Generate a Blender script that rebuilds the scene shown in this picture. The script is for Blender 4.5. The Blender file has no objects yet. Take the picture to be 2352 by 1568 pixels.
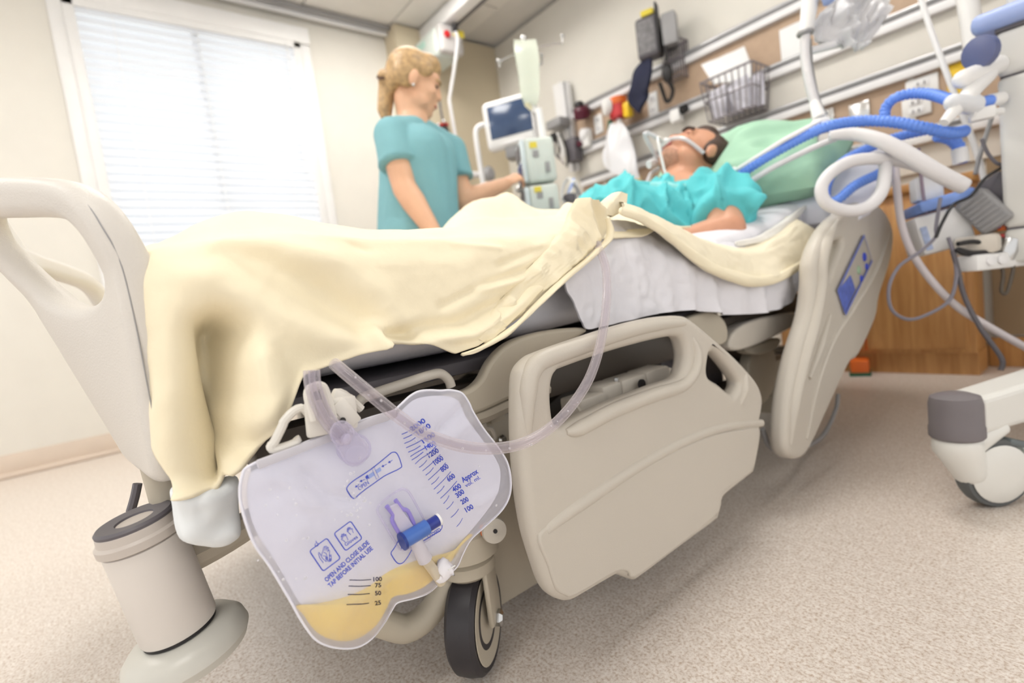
import bpy, bmesh, math, random
from mathutils import Vector, Matrix, noise
random.seed(7)
scene = bpy.context.scene
COL = scene.collection
D = bpy.data

# ------------------------------------------------------------------ camera
F_PX, W_PX, H_PX = 1183.4, 2352.0, 1568.0
YAW, PITCH, ROLL = 0.896268598, -0.089341304, -0.13144951
CAM = Vector((0.0, 0.0, 0.55))
_f = Vector((-math.sin(YAW) * math.cos(PITCH), math.cos(YAW) * math.cos(PITCH), math.sin(PITCH)))
_r0 = Vector((math.cos(YAW), math.sin(YAW), 0.0))
_u0 = _r0.cross(_f)
C_R = _r0 * math.cos(ROLL) + _u0 * math.sin(ROLL)
C_U = _u0 * math.cos(ROLL) - _r0 * math.sin(ROLL)
C_F = _f
cam_d = D.cameras.new('camera')
cam = D.objects.new('camera', cam_d)
COL.objects.link(cam)
cam.matrix_world = Matrix(((C_R.x, C_U.x, -C_F.x, CAM.x), (C_R.y, C_U.y, -C_F.y, CAM.y), (C_R.z, C_U.z, -C_F.z, CAM.z), (0, 0, 0, 1)))
cam_d.sensor_width = 36.0
cam_d.lens = F_PX / W_PX * 36.0
cam_d.clip_start = 0.02
cam_d.dof.use_dof = True
cam_d.dof.focus_distance = 0.62
cam_d.dof.aperture_fstop = 2.9
scene.camera = cam

# ------------------------------------------------------------------ world, light, exposure
world = D.worlds.new('world'); scene.world = world
world.use_nodes = True
wb = world.node_tree.nodes['Background']
wb.inputs[0].default_value = (1.0, 0.985, 0.965, 1)
wb.inputs[1].default_value = 0.60
scene.view_settings.view_transform = 'Standard'
scene.view_settings.look = 'None'
scene.view_settings.exposure = 1.0
scene.view_settings.gamma = 1.0
scene.view_settings.use_curve_mapping = False
cy_ = scene.cycles
cy_.max_bounces = 6; cy_.diffuse_bounces = 3; cy_.glossy_bounces = 2; cy_.transmission_bounces = 3; cy_.transparent_max_bounces = 10
cy_.caustics_reflective = False; cy_.caustics_refractive = False; cy_.adaptive_threshold = 0.05

def area_light(name, loc, target, sx, sy, power, color):
    l = D.lights.new(name, 'AREA'); l.shape = 'RECTANGLE'; l.size = sx; l.size_y = sy
    l.energy = power; l.color = color
    o = D.objects.new(name, l); COL.objects.link(o)
    o.location = loc
    d = Vector(target) - Vector(loc)
    o.rotation_euler = d.to_track_quat('-Z', 'Y').to_euler()
    return o
# daylight outside the window, shining in through the blind
area_light('daylight', (-4.3, 0.5, 1.9), (-3.0, 0.7, 1.4), 2.6, 2.2, 8, (1.0, 0.98, 0.96))

# ------------------------------------------------------------------ helpers: a photo pixel (2352 x 1568) to a point on a real plane
def ray(px, py):
    return C_F + C_R * ((px - W_PX / 2) / F_PX) - C_U * ((py - H_PX / 2) / F_PX)
def ax(px, py, x):
    d = ray(px, py); return CAM + d * ((x - CAM.x) / d.x)
def ay(px, py, y):
    d = ray(px, py); return CAM + d * ((y - CAM.y) / d.y)
def az(px, py, z):
    d = ray(px, py); return CAM + d * ((z - CAM.z) / d.z)
def dz(px, py, depth):
    return CAM + ray(px, py) * depth

# ------------------------------------------------------------------ helpers: materials
def lin(c):
    return tuple(((v / 255) / 12.92 if v / 255 <= 0.04045 else ((v / 255 + 0.055) / 1.055) ** 2.4) for v in c)
def mat(name, col, rough=0.5, metal=0.0, var=0.06, vscale=8.0, bump=0.0, bscale=60.0, trans=0.0, alpha=1.0, emit=0.0, coat=0.0, sss=0.0, sheen=0.0, detail=4.0):
    m = D.materials.new(name); m.use_nodes = True
    nt = m.node_tree; b = nt.nodes['Principled BSDF']
    c = lin(col)
    b.inputs['Roughness'].default_value = rough
    b.inputs['Metallic'].default_value = metal
    b.inputs['Transmission Weight'].default_value = trans
    b.inputs['Alpha'].default_value = alpha
    b.inputs['Coat Weight'].default_value = coat
    b.inputs['Sheen Weight'].default_value = sheen
    if sss:
        b.inputs['Subsurface Weight'].default_value = sss
        b.inputs['Subsurface Radius'].default_value = (0.02, 0.008, 0.004)
    tc = nt.nodes.new('ShaderNodeTexCoord')
    n = nt.nodes.new('ShaderNodeTexNoise'); n.inputs['Scale'].default_value = vscale; n.inputs['Detail'].default_value = detail
    nt.links.new(tc.outputs['Object'], n.inputs['Vector'])
    r = nt.nodes.new('ShaderNodeValToRGB')
    r.color_ramp.elements[0].position = 0.3; r.color_ramp.elements[1].position = 0.7
    r.color_ramp.elements[0].color = tuple(v * (1 - var) for v in c) + (1,)
    r.color_ramp.elements[1].color = tuple(min(1, v * (1 + var)) for v in c) + (1,)
    nt.links.new(n.outputs['Fac'], r.inputs['Fac'])
    nt.links.new(r.outputs['Color'], b.inputs['Base Color'])
    if emit:
        b.inputs['Emission Color'].default_value = c + (1,); b.inputs['Emission Strength'].default_value = emit
    if bump:
        n2 = nt.nodes.new('ShaderNodeTexNoise'); n2.inputs['Scale'].default_value = bscale; n2.inputs['Detail'].default_value = 6
        nt.links.new(tc.outputs['Object'], n2.inputs['Vector'])
        bp = nt.nodes.new('ShaderNodeBump'); bp.inputs['Strength'].default_value = 1.0; bp.inputs['Distance'].default_value = bump
        nt.links.new(n2.outputs['Fac'], bp.inputs['Height'])
        nt.links.new(bp.outputs['Normal'], b.inputs['Normal'])
    return m
def film(name, col, clear=0.4, rough=0.2, edge=0.0, translucent=0.0):
    """thin plastic: part clear, part milky, denser at grazing angles"""
    m = mat(name, col, rough, var=0.02)
    nt = m.node_tree; b = nt.nodes['Principled BSDF']; out = nt.nodes['Material Output']
    tr = nt.nodes.new('ShaderNodeBsdfTransparent')
    tr.inputs[0].default_value = tuple(0.6 + 0.4 * v for v in lin(col)) + (1,)
    lw = nt.nodes.new('ShaderNodeLayerWeight'); lw.inputs['Blend'].default_value = 0.35
    mr = nt.nodes.new('ShaderNodeMapRange')
    mr.inputs['From Min'].default_value = 0; mr.inputs['From Max'].default_value = 1
    mr.inputs['To Min'].default_value = 1 - clear; mr.inputs['To Max'].default_value = min(1, 1 - clear + edge)
    nt.links.new(lw.outputs['Facing'], mr.inputs['Value'])
    src = b.outputs[0]
    if translucent:
        tl = nt.nodes.new('ShaderNodeBsdfTranslucent'); tl.inputs[0].default_value = lin(col) + (1,)
        mx0 = nt.nodes.new('ShaderNodeMixShader'); mx0.inputs[0].default_value = translucent
        nt.links.new(b.outputs[0], mx0.inputs[1]); nt.links.new(tl.outputs[0], mx0.inputs[2]); src = mx0.outputs[0]
    mx = nt.nodes.new('ShaderNodeMixShader')
    nt.links.new(mr.outputs[0], mx.inputs[0]); nt.links.new(tr.outputs[0], mx.inputs[1]); nt.links.new(src, mx.inputs[2])
    nt.links.new(mx.outputs[0], out.inputs['Surface'])
    return m

# ------------------------------------------------------------------ helpers: geometry as (verts, faces)
def catmull(P, sub=6, closed=False):
    P = [Vector(p) for p in P]; n = len(P); out = []
    if n < 3 and not closed: return P
    rng = range(n) if closed else range(n - 1)
    for i in rng:
        if closed: p0, p1, p2, p3 = P[(i - 1) % n], P[i], P[(i + 1) % n], P[(i + 2) % n]
        else: p0, p1, p2, p3 = P[max(i - 1, 0)], P[i], P[i + 1], P[min(i + 2, n - 1)]
        for k in range(sub):
            t = k / sub; t2 = t * t; t3 = t2 * t
            out.append(0.5 * ((2 * p1) + (-p0 + p2) * t + (2 * p0 - 5 * p1 + 4 * p2 - p3) * t2 + (-p0 + 3 * p1 - 3 * p2 + p3) * t3))
    if not closed: out.append(P[-1])
    return out
def frames(P, closed=False):
    n = len(P); T = []
    for i in range(n):
        a = P[(i - 1) % n] if (closed or i > 0) else P[i]
        b = P[(i + 1) % n] if (closed or i < n - 1) else P[i]
        t = (b - a); T.append(t.normalized() if t.length > 1e-9 else Vector((0, 0, 1)))
    up = Vector((0, 0, 1)) if abs(T[0].z) < 0.9 else Vector((1, 0, 0))
    N = [(up - T[0] * up.dot(T[0])).normalized()]
    for i in range(1, n):
        v = N[-1] - T[i] * N[-1].dot(T[i]); N.append(v.normalized() if v.length > 1e-9 else N[-1])
    return T, N
def tube(pts, r, n=10, sub=6, closed=False, caps=True, rib=0.0, ribn=0):
    """swept tube; r number or list; rib > 0 makes a corrugated hose with ribn rings"""
    K = [Vector(p) for p in pts]
    P = catmull(K, sub, closed) if sub > 1 else K
    if rib:
        L = [0.0]
        for a, b in zip(P, P[1:]): L.append(L[-1] + (b - a).length)
        cnt = ribn * 4; Q = []; j = 0
        for k in range(cnt + 1):
            s = L[-1] * k / cnt
            while j < len(L) - 2 and L[j + 1] < s: j += 1
            t = (s - L[j]) / max(1e-9, L[j + 1] - L[j]); Q.append(P[j].lerp(P[j + 1], t))
        P = Q
    m = len(P); T, N = frames(P, closed)
    V, Fc = [], []
    for i, p in enumerate(P):
        B = T[i].cross(N[i])
        if isinstance(r, (list, tuple)):
            f = i / (m - 1) * (len(r) - 1); k = min(int(f), len(r) - 2); rr = r[k] + (r[k + 1] - r[k]) * (f - k)
        else: rr = r
        if rib: rr = rr - rib * (0.5 + 0.5 * math.cos(i * math.pi / 2))
        for j in range(n):
            a = 2 * math.pi * j / n
            V.append(p + (N[i] * math.cos(a) + B * math.sin(a)) * rr)
    for i in range(m if closed else m - 1):
        for j in range(n):
            a, b = i * n + j, i * n + (j + 1) % n
            c, d = ((i + 1) % m) * n + (j + 1) % n, ((i + 1) % m) * n + j
            Fc.append((a, b, c, d))
    if caps and not closed:
        Fc.append(tuple(range(n - 1, -1, -1))); Fc.append(tuple((m - 1) * n + j for j in range(n)))
    return V, Fc
def basis(z, x=None):
    z = Vector(z).normalized()
    x = Vector(x) if x is not None else (Vector((1, 0, 0)) if abs(z.x) < 0.9 else Vector((0, 1, 0)))
    x = (x - z * x.dot(z)).normalized()
    return Matrix((x, z.cross(x), z)).transposed()
def box(c, s, R=None, bev=0.0, seg=2):
    bm = bmesh.new(); bmesh.ops.create_cube(bm, size=1.0)
    for v in bm.verts: v.co = Vector((v.co.x * s[0], v.co.y * s[1], v.co.z * s[2]))
    if bev: bmesh.ops.bevel(bm, geom=bm.edges[:], offset=bev, segments=seg, affect='EDGES', profile=0.5)
    bm.verts.index_update()
    c = Vector(c)
    V = [((R @ v.co) if R is not None else v.co.copy()) + c for v in bm.verts]
    Fc = [tuple(v.index for v in f.verts) for f in bm.faces]
    bm.free(); return V, Fc
def lathe(prof, base, axis=(0, 0, 1), n=28, xdir=None, caps=True):
    R = basis(axis, xdir); base = Vector(base); V, Fc = [], []
    m = len(prof)
    for r, h in prof:
        for j in range(n):
            a = 2 * math.pi * j / n
            V.append(base + R @ Vector((r * math.cos(a), r * math.sin(a), h)))
    for i in range(m - 1):
        for j in range(n):
            Fc.append((i * n + j, i * n + (j + 1) % n, (i + 1) * n + (j + 1) % n, (i + 1) * n + j))
    if caps:
        Fc.append(tuple(range(n - 1, -1, -1))); Fc.append(tuple((m - 1) * n + j for j in range(n)))
    return V, Fc
def ball(c, r, R=None, nu=16, nv=10):
    c = Vector(c); r = Vector(r) if not isinstance(r, (int, float)) else Vector((r, r, r))
    V, Fc = [], []
    V.append(Vector((0, 0, -1)))
    for i in range(1, nv):
        ph = -math.pi / 2 + math.pi * i / nv
        for j in range(nu):
            a = 2 * math.pi * j / nu; V.append(Vector((math.cos(ph) * math.cos(a), math.cos(ph) * math.sin(a), math.sin(ph))))
    V.append(Vector((0, 0, 1)))
    for j in range(nu): Fc.append((0, 1 + (j + 1) % nu, 1 + j))
    for i in range(nv - 2):
        for j in range(nu):
            a = 1 + i * nu + j; b = 1 + i * nu + (j + 1) % nu; Fc.append((a, b, b + nu, a + nu))
    t = len(V) - 1; o = 1 + (nv - 2) * nu
    for j in range(nu): Fc.append((t, o + j, o + (j + 1) % nu))
    V = [Vector((v.x * r.x, v.y * r.y, v.z * r.z)) for v in V]
    if R is not None: V = [R @ v for v in V]
    return [v + c for v in V], Fc
def capsule(a, ra, b, rb, n=14, flat=1.0, fdir=None):
    """closed tapered limb from a to b; flat < 1 squashes it along fdir"""
    a, b = Vector(a), Vector(b); ax_ = (b - a); L = ax_.length; z = ax_ / max(L, 1e-6)
    R = basis(z, fdir) if fdir is not None else basis(z)
    prof = []
    for k in range(1, 5): t = -math.pi / 2 + math.pi / 2 * k / 5; prof.append((ra * math.cos(t), ra * math.sin(t)))
    prof.append((ra, 0)); prof.append((ra * 0.5 + rb * 0.5, L / 2)); prof.append((rb, L))
    for k in range(1, 5): t = math.pi / 2 * k / 5; prof.append((rb * math.cos(t), L + rb * math.sin(t)))
    V, Fc = [], []
    for r, h in prof:
        for j in range(n):
            q = 2 * math.pi * j / n; V.append(a + R @ Vector((r * math.cos(q) * flat, r * math.sin(q), h)))
    m = len(prof)
    for i in range(m - 1):
        for j in range(n): Fc.append((i * n + j, i * n + (j + 1) % n, (i + 1) * n + (j + 1) % n, (i + 1) * n + j))
    Fc.append(tuple(range(n - 1, -1, -1))); Fc.append(tuple((m - 1) * n + j for j in range(n)))
    return V, Fc
def join(*gs):
    V, Fc = [], []
    for v, f in gs:
        o = len(V); V += list(v); Fc += [tuple(i + o for i in t) for t in f]
    return V, Fc
def plate(outer, holes, thick, bev, sub=5, res=3):
    """2D outline (with holes) to a rounded slab; verts in local (u, v, w), w = thickness direction"""
    cu = D.curves.new('tmp', 'CURVE'); cu.dimensions = '2D'; cu.fill_mode = 'BOTH'
    cu.extrude = max(0.0005, thick / 2 - bev); cu.bevel_depth = bev; cu.bevel_resolution = res; cu.offset = -bev
    for ring in [outer] + list(holes):
        P = catmull([Vector((p[0], p[1], 0)) for p in ring], sub, True) if sub > 1 else [Vector((p[0], p[1], 0)) for p in ring]
        sp = cu.splines.new('POLY'); sp.points.add(len(P) - 1); sp.use_cyclic_u = True
        for q, p in zip(sp.points, P): q.co = (p.x, p.y, 0, 1)
    o = D.objects.new('tmp', cu); me = D.meshes.new_from_object(o)
    V = [v.co.copy() for v in me.vertices]; Fc = [tuple(p.vertices) for p in me.polygons]
    D.objects.remove(o); D.curves.remove(cu); D.meshes.remove(me)
    return V, Fc
def glyphs(s, size=1.0, bold=0.0, align='LEFT'):
    cu = D.curves.new('tmp', 'FONT'); cu.body = s; cu.size = size; cu.offset = bold; cu.align_x = align; cu.resolution_u = 3
    o = D.objects.new('tmp', cu); me = D.meshes.new_from_object(o)
    V = [v.co.copy() for v in me.vertices]; Fc = [tuple(p.vertices) for p in me.polygons]
    D.objects.remove(o); D.curves.remove(cu); D.meshes.remove(me)
    return V, Fc
def ribbon(P, w, closed=False):
    """flat 2D stroke of width w along 2D points"""
    P = [Vector((p[0], p[1])) for p in P]; n = len(P); V, Fc = [], []
    for i in range(n):
        a = P[(i - 1) % n] if (closed or i) else P[i]; b = P[(i + 1) % n] if (closed or i < n - 1) else P[i]
        t = b - a; t = t.normalized() if t.length > 1e-9 else Vector((1, 0)); q = Vector((-t.y, t.x)) * w / 2
        V += [Vector((P[i].x + q.x, P[i].y + q.y, 0)), Vector((P[i].x - q.x, P[i].y - q.y, 0))]
    for i in range(n if closed else n - 1):
        j = (i + 1) % n; Fc.append((2 * i, 2 * i + 1, 2 * j + 1, 2 * j))
    return V, Fc
def xf(g, M=None, f=None):
    V, Fc = g
    if M is not None: V = [M @ v for v in V]
    if f is not None: V = [Vector(f(v)) for v in V]
    return V, Fc
def T3(o, R): 
    m = R.to_4x4(); m.translation = Vector(o); return m
def Rz(a): return Matrix.Rotation(a, 3, 'Z')
def Rx(a): return Matrix.Rotation(a, 3, 'X')
def Ry(a): return Matrix.Rotation(a, 3, 'Y')

# ------------------------------------------------------------------ helpers: objects
def mesh_of(name, g, m, smooth=True, angle=0.6):
    V, Fc = g
    me = D.meshes.new(name); me.from_pydata([tuple(v) for v in V], [], [tuple(f) for f in Fc]); me.validate(); me.update()
    if m is not None: me.materials.append(m)
    if smooth:
        me.polygons.foreach_set('use_smooth', [True] * len(me.polygons))
        if angle: me.set_sharp_from_angle(angle=angle)
    return me
def mk(name, g, m, parent=None, smooth=True, angle=0.6):
    o = D.objects.new(name, mesh_of(name, g, m, smooth, angle)); COL.objects.link(o)
    if parent is not None: o.parent = parent; o.matrix_parent_inverse = Matrix.Translation(parent.location).inverted()
    return o
def thing(name, label, cat, loc=(0, 0, 0), group=None):
    o = D.objects.new(name, None); COL.objects.link(o); o.location = loc; o.empty_display_size = 0.05
    o['label'] = label; o['category'] = cat
    if group: o['group'] = group
    return o
def tag(o, label, cat, group=None):
    o['label'] = label; o['category'] = cat
    if group: o['group'] = group
    return o
def struct(o, label=None):
    o['kind'] = 'structure'
    if label: o['label'] = label
    return o
def fused(name, gs, m, voxel=0.007, smooth=4, parent=None):
    """union of closed shapes into one continuous skin"""
    me = D.meshes.new(name); V, Fc = join(*gs); me.from_pydata([tuple(v) for v in V], [], Fc); me.update()
    o = D.objects.new(name, me); COL.objects.link(o)
    md = o.modifiers.new('r', 'REMESH'); md.mode = 'VOXEL'; md.voxel_size = voxel
    if smooth: ms = o.modifiers.new('s', 'SMOOTH'); ms.iterations = smooth; ms.factor = 0.5
    bpy.context.view_layer.update()
    me2 = D.meshes.new_from_object(o.evaluated_get(bpy.context.evaluated_depsgraph_get()))
    D.objects.remove(o); D.meshes.remove(me)
    me2.name = name; me2.materials.clear(); me2.materials.append(m)
    me2.polygons.foreach_set('use_smooth', [True] * len(me2.polygons))
    o = D.objects.new(name, me2); COL.objects.link(o)
    if parent is not None: o.parent = parent; o.matrix_parent_inverse = Matrix.Translation(parent.location).inverted()
    return o
def dense(g, maxlen):
    """cut long edges so that a slab can be bent smoothly"""
    me = D.meshes.new('tmp'); me.from_pydata([tuple(v) for v in g[0]], [], [tuple(f) for f in g[1]]); me.update()
    bm = bmesh.new(); bm.from_mesh(me); bmesh.ops.remove_doubles(bm, verts=bm.verts, dist=1e-5)
    bmesh.ops.triangulate(bm, faces=bm.faces[:])
    for k in range(7):
        E_ = [e for e in bm.edges if e.calc_length() > maxlen]
        if not E_: break
        bmesh.ops.subdivide_edges(bm, edges=E_, cuts=1); bmesh.ops.triangulate(bm, faces=bm.faces[:])
        bmesh.ops.beautify_fill(bm, faces=bm.faces[:], edges=[e for e in bm.edges if e.is_manifold and e.calc_face_angle(0) < 0.01])
    bmesh.ops.recalc_face_normals(bm, faces=bm.faces[:])
    bm.verts.index_update(); V = [v.co.copy() for v in bm.verts]; Fc = [tuple(v.index for v in f.verts) for f in bm.faces]
    bm.free(); D.meshes.remove(me); return V, Fc
def clamp(v, a=0.0, b=1.0): return max(a, min(b, v))
def sstep(a, b, v):
    t = clamp((v - a) / (b - a)); return t * t * (3 - 2 * t)
def interp(P, x):
    if x <= P[0][0]: return P[0][1]
    for a, b in zip(P, P[1:]):
        if x <= b[0]: return a[1] + (b[1] - a[1]) * (x - a[0]) / max(1e-9, b[0] - a[0])
    return P[-1][1]
def segdist(p, P):
    best = 1e9
    for a, b in zip(P, P[1:]):
        d = b - a; t = clamp((p - a).dot(d) / max(1e-12, d.dot(d))); best = min(best, (a + d * t - p).length)
    return best

# ------------------------------------------------------------------ materials
M_WALL = mat('wall_paint', (226, 222, 213), 0.85, var=0.015, bump=0.0004, bscale=250)
M_CREAM = mat('wall_panel_cream', (218, 213, 204), 0.6, var=0.02)
M_TAN = mat('wall_panel_tan', (186, 160, 136), 0.6, var=0.04, vscale=30)
M_CEIL = mat('ceiling_tile', (226, 222, 216), 0.9, var=0.02, bump=0.0006, bscale=180)
M_ALU = mat('aluminium', (190, 190, 192), 0.35, metal=0.6, var=0.03)
M_RAILW = mat('white_rail', (232, 231, 232), 0.4, var=0.02)
M_WHITE = mat('white_plastic', (236, 235, 234), 0.4, var=0.02)
M_WHITEP = mat('white_paper', (238, 238, 238), 0.8, var=0.02)
M_BEIGE = mat('beige_plastic', (200, 193, 182), 0.42, var=0.015, vscale=3, bump=0.00025, bscale=900)
M_BEIGE2 = mat('beige_steel', (187, 178, 161), 0.45, var=0.03)
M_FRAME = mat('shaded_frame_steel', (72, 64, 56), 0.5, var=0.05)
M_FOOT = mat('footboard_plastic', (216, 211, 204), 0.45, var=0.01, bump=0.0005, bscale=420)
M_BUMP = mat('bumper_grey', (222, 216, 210), 0.4, var=0.02)
M_BLACK = mat('black_rubber', (32, 30, 32), 0.5, var=0.1)
M_TYRE = mat('dark_tyre', (48, 45, 49), 0.45, var=0.12, vscale=25)
M_DGREY = mat('dark_grey_plastic', (96, 92, 97), 0.5, var=0.05)
M_GREY = mat('grey_plastic', (150, 149, 150), 0.45, var=0.04)
M_STEEL = mat('steel', (200, 200, 200), 0.22, metal=1.0, var=0.03)
M_BLANKET = mat('yellow_blanket', (246, 235, 206), 0.9, var=0.03, vscale=14, bump=0.0012, bscale=55, sheen=0.1)
M_BLANKE2 = mat('cream_blanket', (244, 234, 208), 0.9, var=0.03, vscale=14, bump=0.001, bscale=45)
M_SHEET = mat('white_sheet', (230, 229, 235), 0.9, var=0.02, vscale=20, bump=0.0015, bscale=35)
M_GREEN = mat('green_pillowcase', (162, 202, 176), 0.9, var=0.06, vscale=6, bump=0.002, bscale=20)
M_GOWN = mat('turquoise_gown', (96, 200, 206), 0.9, var=0.05, vscale=8, bump=0.002, bscale=25)
M_SCRUB = mat('teal_scrubs', (124, 174, 182), 0.9, var=0.04, vscale=9, bump=0.0015, bscale=30)
M_SKIN = mat('skin', (220, 172, 140), 0.5, var=0.04, vscale=20)
M_SKIN2 = mat('patient_skin', (208, 152, 122), 0.5, var=0.06, vscale=25)
M_BLONDE = mat('blonde_hair', (180, 148, 106), 0.5, var=0.3, vscale=55, bump=0.002, bscale=80)
M_BROWN = mat('brown_hair', (66, 46, 36), 0.6, var=0.3, vscale=80, bump=0.003, bscale=120)
M_BLUE = mat('blue_hose', (104, 148, 240), 0.35, var=0.05, coat=0.2)
M_WHOSE = mat('white_hose', (222, 220, 222), 0.45, var=0.03)
M_NAVY = mat('navy_fabric', (28, 32, 58), 0.8, var=0.15)
M_RED = mat('red_plastic', (196, 40, 44), 0.4, var=0.06)
M_YELLOW = mat('yellow_plastic', (236, 196, 30), 0.5, var=0.05)
M_ORANGE = mat('orange_plastic', (222, 106, 36), 0.5, var=0.05)
M_GREENP = mat('green_plastic', (34, 92, 66), 0.5, var=0.08)
M_MAROON = mat('maroon_plastic', (82, 18, 40), 0.35, var=0.1)
M_INK = mat('blue_ink', (52, 72, 190), 0.6, var=0.04)
M_INKD = mat('dark_ink', (40, 42, 78), 0.6, var=0.04)
M_LABEL = mat('yellow_label', (226, 206, 70), 0.6, var=0.04)
M_SAGE = mat('pale_grey_green', (204, 211, 205), 0.45, var=0.02)
M_PBLUE = mat('pale_blue_plastic', (158, 176, 224), 0.4, var=0.03)
M_VENT = mat('ventilator_white', (226, 225, 220), 0.4, var=0.015)
# ------------------------------------------------------------------ room shell
WX, HY, CZ = -3.45, 2.845, 2.53      # window wall, head wall, ceiling
def floor_material():
    m = mat('speckled_vinyl', (212, 202, 190), 0.38, var=0.02)
    nt = m.node_tree; b = nt.nodes['Principled BSDF']
    tc = nt.nodes.new('ShaderNodeTexCoord')
    n1 = nt.nodes.new('ShaderNodeTexNoise'); n1.inputs['Scale'].default_value = 210; n1.inputs['Detail'].default_value = 3; n1.inputs['Roughness'].default_value = 0.6
    n2 = nt.nodes.new('ShaderNodeTexNoise'); n2.inputs['Scale'].default_value = 60; n2.inputs['Detail'].default_value = 2
    nt.links.new(tc.outputs['Object'], n1.inputs['Vector']); nt.links.new(tc.outputs['Object'], n2.inputs['Vector'])
    r1 = nt.nodes.new('ShaderNodeValToRGB'); e = r1.color_ramp.elements
    e[0].position = 0.3; e[0].color = lin((188, 166, 146)) + (1,); e[1].position = 0.52; e[1].color = lin((226, 217, 208)) + (1,)
    x = e.new(0.66); x.color = lin((235, 228, 220)) + (1,)
    nt.links.new(n1.outputs['Fac'], r1.inputs['Fac'])
    r2 = nt.nodes.new('ShaderNodeValToRGB'); r2.color_ramp.elements[0].position = 0.4; r2.color_ramp.elements[0].color = (0.92, 0.905, 0.89, 1); r2.color_ramp.elements[1].position = 0.6; r2.color_ramp.elements[1].color = (1, 1, 1, 1)
    nt.links.new(n2.outputs['Fac'], r2.inputs['Fac'])
    mx = nt.nodes.new('ShaderNodeMix'); mx.data_type = 'RGBA'; mx.blend_type = 'MULTIPLY'; mx.inputs['Factor'].default_value = 1.0
    nt.links.new(r1.outputs['Color'], mx.inputs['A']); nt.links.new(r2.outputs['Color'], mx.inputs['B'])
    nt.links.new(mx.outputs['Result'], b.inputs['Base Color'])
    return m
M_FLOOR = floor_material()
def wood_material(name, c1, c2):
    m = mat(name, c1, 0.45, var=0.02)
    nt = m.node_tree; b = nt.nodes['Principled BSDF']
    tc = nt.nodes.new('ShaderNodeTexCoord'); mp = nt.nodes.new('ShaderNodeMapping'); mp.inputs['Scale'].default_value = (14, 14, 1.2)
    n = nt.nodes.new('ShaderNodeTexNoise'); n.inputs['Scale'].default_value = 3; n.inputs['Detail'].default_value = 6; n.inputs['Distortion'].default_value = 0.6
    nt.links.new(tc.outputs['Object'], mp.inputs['Vector']); nt.links.new(mp.outputs[0], n.inputs['Vector'])
    r = nt.nodes.new('ShaderNodeValToRGB'); r.color_ramp.elements[0].position = 0.3; r.color_ramp.elements[1].position = 0.7
    r.color_ramp.elements[0].color = lin(c1) + (1,); r.color_ramp.elements[1].color = lin(c2) + (1,)
    nt.links.new(n.outputs['Fac'], r.inputs['Fac']); nt.links.new(r.outputs[0], b.inputs['Base Color'])
    return m
M_WOOD = wood_material('maple_wood', (176, 124, 72), (208, 158, 100))

struct(mk('floor', box((-0.7, 0.4, -0.05), (5.9, 5.4, 0.1)), M_FLOOR, smooth=False), 'pale beige speckled vinyl floor')

# window wall with an opening, built from four pieces in one wall
WY0, WY1, WZ0, WZ1 = 0.14, 1.325, 0.86, 2.36
wl = []
def wall_piece(y0, y1, z0, z1): wl.append(box((WX - 0.06, (y0 + y1) / 2, (z0 + z1) / 2), (0.12, y1 - y0, z1 - z0)))
wall_piece(-2.3, WY0, 0, CZ); wall_piece(WY1, 1.955, 0, CZ); wall_piece(WY0, WY1, 0, WZ0); wall_piece(WY0, WY1, WZ1, CZ)
struct(mk('wall_left', join(*wl), M_WALL, smooth=False), 'cream painted wall around the window')
struct(mk('wall_pillar', box((-3.39, 2.42, CZ / 2), (0.2, 0.93, CZ)), mat('pillar_paint', (205, 192, 166), 0.85, var=0.015), smooth=False), 'beige boxed-out wall section in the corner')
struct(mk('wall_back', box((-1.3, HY + 0.06, CZ / 2), (4.4, 0.12, CZ)), M_WALL, smooth=False), 'cream wall behind the head of the bed')

# ceiling: grid backing with single tiles
ceil = struct(mk('ceiling', box((-0.7, 0.4, CZ + 0.06), (5.9, 5.4, 0.06)), mat('ceiling_grid', (214, 210, 205), 0.7, var=0.02), smooth=False), 'white tiled ceiling')
tile_me = mesh_of('ceiling_tile', box((0, 0, 0), (0.592, 0.592, 0.02), bev=0.004, seg=1), M_CEIL, smooth=False)
FILL_LAMPS = [(1, 1), (2, 4), (1, 6), (4, 6), (5, 2)]
for i in range(9):
    for j in range(8):
        x = WX + 0.31 + i * 0.6; y = -1.95 + j * 0.6
        if x > 2.1 or (i, j) in FILL_LAMPS: continue
        if y > 1.9 and x < -3.2: pass
        t = D.objects.new('ceiling_tile', tile_me); COL.objects.link(t); t.location = (x, y, CZ + 0.021); t.parent = ceil
# unseen lamps added in the ceiling to brighten the walls and room
M_FILL_LAMP = mat('fill_lamp_diffuser', (255, 252, 247), 0.6, emit=9.5, var=0.0)
for k, (i, j) in enumerate(FILL_LAMPS):
    x = WX + 0.31 + i * 0.6; y = -1.95 + j * 0.6
    if x > 2.1: continue
    lp = thing('fill_lamp', 'unseen fill lamp added in the ceiling ' + ('left of the window', 'in front of the window', 'above the nurse', 'above the patient', 'behind the camera')[k], 'lamp', (x, y, CZ), 'added fill lamps')
    mk('diffuser', box((x, y, CZ + 0.02), (0.54, 0.54, 0.012)), M_FILL_LAMP, lp, smooth=False)
    fr = join(*[box((x + dx, y + dy, CZ + 0.015), (sx, sy, 0.028)) for dx, dy, sx, sy in ((0.285, 0, 0.02, 0.59), (-0.285, 0, 0.02, 0.59), (0, 0.285, 0.55, 0.02), (0, -0.285, 0.55, 0.02))])
    mk('frame', fr, M_WHITE, lp, smooth=False)

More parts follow.
